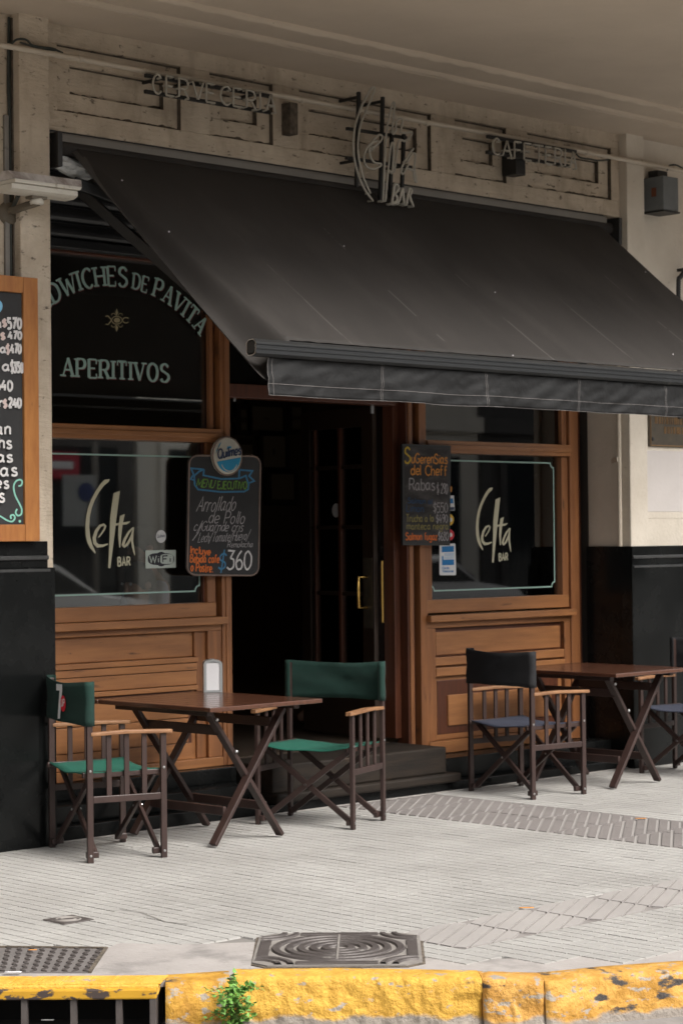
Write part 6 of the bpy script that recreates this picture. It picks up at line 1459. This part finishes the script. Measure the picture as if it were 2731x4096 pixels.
# ------------------------------------------------------------------ across the street (seen in the window reflections)
def house(x0, x1, y, h, m, label, shop='facade_dark', bays=4):
    t = thing('street_building', label, 'building', ((x0 + x1) / 2, y, 0), 'buildings across the street')
    MB().box(x0, x1, y - 8, y, -0.1, h).build('wall', m, t)
    MB().box(x0, x1, y, y + 0.25, h - 0.5, h - 0.1).build('cornice', m, t); MB().box(x0, x1, y, y + 0.18, 3.6, 3.9).build('string_course', m, t)
    bw = (x1 - x0) / bays
    for i in range(bays):
        c = x0 + (i + 0.5) * bw
        MB().box(c - bw * 0.36, c + bw * 0.36, y + 0.002, y + 0.06, 0.0, 3.1).build('shop_window', 'car_glass', t)
        MB().box(c - bw * 0.40, c + bw * 0.40, y + 0.002, y + 0.10, 3.1, 3.5).build('shop_fascia', shop, t)
        MB().box(c - bw * 0.40, c - bw * 0.36, y + 0.002, y + 0.10, 0.0, 3.1).build('shop_post', shop, t); MB().box(c + bw * 0.36, c + bw * 0.40, y + 0.002, y + 0.10, 0.0, 3.1).build('shop_post', shop, t)
        z = 4.6
        while z + 1.8 < h:
            w_ = MB().box(c - 0.55, c + 0.55, y + 0.002, y + 0.05, z, z + 1.8).build('window', 'car_glass', t)
            MB().box(c - 0.7, c + 0.7, y + 0.002, y + 0.14, z - 0.14, z - 0.02).build('sill', m, w_); MB().box(c - 0.03, c + 0.03, y + 0.05, y + 0.07, z, z + 1.8).build('mullion', m, w_)
            z += 3.1
house(-18, 2, -19, 6.8, 'facade_grey', 'grey plastered building across the street to the west', bays=5)
house(2.1, 14, -19, 6.6, 'facade_cream', 'cream building with dark shopfronts directly across the street', bays=4)
house(14.1, 22.6, -19, 7.0, 'facade_dark', 'dark stone clad building across the street', bays=3)
house(22.7, 31.3, -19, 6.8, 'facade_cream', 'cream building with pale shop surrounds further along the street', 'facade_cream', bays=2)
house(31.4, 60, -19, 7, 'facade_dark', 'long dark building at the far end across the street', bays=6)
g = MB(); g.box(-60, 90, -19, -15.2, -0.155, -0.01); tag(g.build('far_pavement', 'cement'), kind='structure')
# red fascia sign, route sign on a post, and a parked white car
rsn = thing('shop_sign', 'red shop sign projecting across the street', 'sign', (20.6, -18.9, 2.2)); MB().box(19.9, 21.25, -18.85, -18.7, 2.55, 3.0).build('panel', 'sign_red', rsn, bevel=0.02); MB().box(20.0, 21.1, -18.69, -18.68, 2.72, 2.84).build('white_band', 'print_white', rsn)
for xx in (20.1, 21.0): MB().box(xx - 0.03, xx + 0.03, -19.0, -18.85, 2.8, 2.9).build('bracket', 'black_metal', rsn)
ts = thing('street_sign', 'grey street sign with blue disc on a post across the street', 'sign', (19.2, -15.6, 0)); MB().tube([(19.2, -15.6, -0.02), (19.2, -15.6, 3.0)], 0.05, 10).build('post', 'alu_grey', ts); MB().box(18.55, 19.14, -15.54, -15.50, 1.75, 2.5).build('panel', 'chrome_white', ts)
MB().lathe([(0.001, 0.02), (0.14, 0.02), (0.14, 0.0)], (18.95, -15.5, 2.25), 24, axis='y').build('disc', 'sign_blue', ts)
def car(base, rz, m, label):
    t = thing('parked_car', label, 'car', base, 'cars parked across the street', world=False, rz=rz)
    prof = [(-2.1, 0.35), (-2.12, 0.75), (-2.0, 0.95), (-1.5, 1.02), (-0.95, 1.40), (0.35, 1.42), (1.05, 1.00), (1.85, 0.88), (2.1, 0.70), (2.1, 0.35)]
    rows = [[(x, y, z if abs(y) < 0.7 else z - (0.05 if z > 0.9 else 0)) for x, z in prof] for y in (-0.84, -0.80, -0.6, 0.0, 0.6, 0.80, 0.84)]
    mb = MB(); mb.grid(rows, closed=True); mb.face(rows[0]); mb.face(rows[-1][::-1]); mb.build('body', m, t, smooth=False)
    for s_ in (-1, 1):
        MB().prism([(-1.35, s_ * 0.842, 1.02), (-0.88, s_ * 0.842, 1.30), (0.30, s_ * 0.842, 1.32), (0.90, s_ * 0.842, 1.0)], (0, s_ * 0.006, 0)).build('side_window', 'car_glass', t)
        for x in (-1.35, 1.35):
            wl_ = MB().lathe([(0.20, -0.09), (0.31, -0.09), (0.33, 0), (0.31, 0.09), (0.20, 0.09)], (x, s_ * 0.78, 0.33), 24, axis='y').build('wheel', 'rubber', t, smooth=True)
            MB().lathe([(0.001, 0.08), (0.19, 0.085), (0.20, 0.05), (0.20, -0.05), (0.19, -0.085), (0.001, -0.08)], (x, s_ * 0.78, 0.33), 20, axis='y').build('rim', 'steel', wl_)
        MB().box(2.06, 2.115, s_ * 0.6 - 0.16, s_ * 0.6 + 0.16, 0.62, 0.74).build('headlight', 'print_white', t, bevel=0.02); MB().box(-2.135, -2.08, s_ * 0.62 - 0.12, s_ * 0.62 + 0.12, 0.70, 0.88).build('tail_light', 'sign_red', t, bevel=0.02)
    MB().prism([(0.42, -0.62, 1.405), (0.42, 0.62, 1.405), (1.0, 0.70, 1.055), (1.0, -0.70, 1.055)], (0.02, 0, 0.03)).build('windscreen', 'car_glass', t)
    MB().prism([(-1.02, -0.62, 1.38), (-1.02, 0.62, 1.38), (-1.45, 0.70, 1.09), (-1.45, -0.70, 1.09)], (-0.02, 0, 0.03)).build('rear_window', 'car_glass', t)
car((16.1, -13.6, -0.16), 0, 'car_white', 'white hatchback parked across the street')
car((23.5, -13.6, -0.16), 0, 'car_white', 'white hatchback parked before the dark stone building')
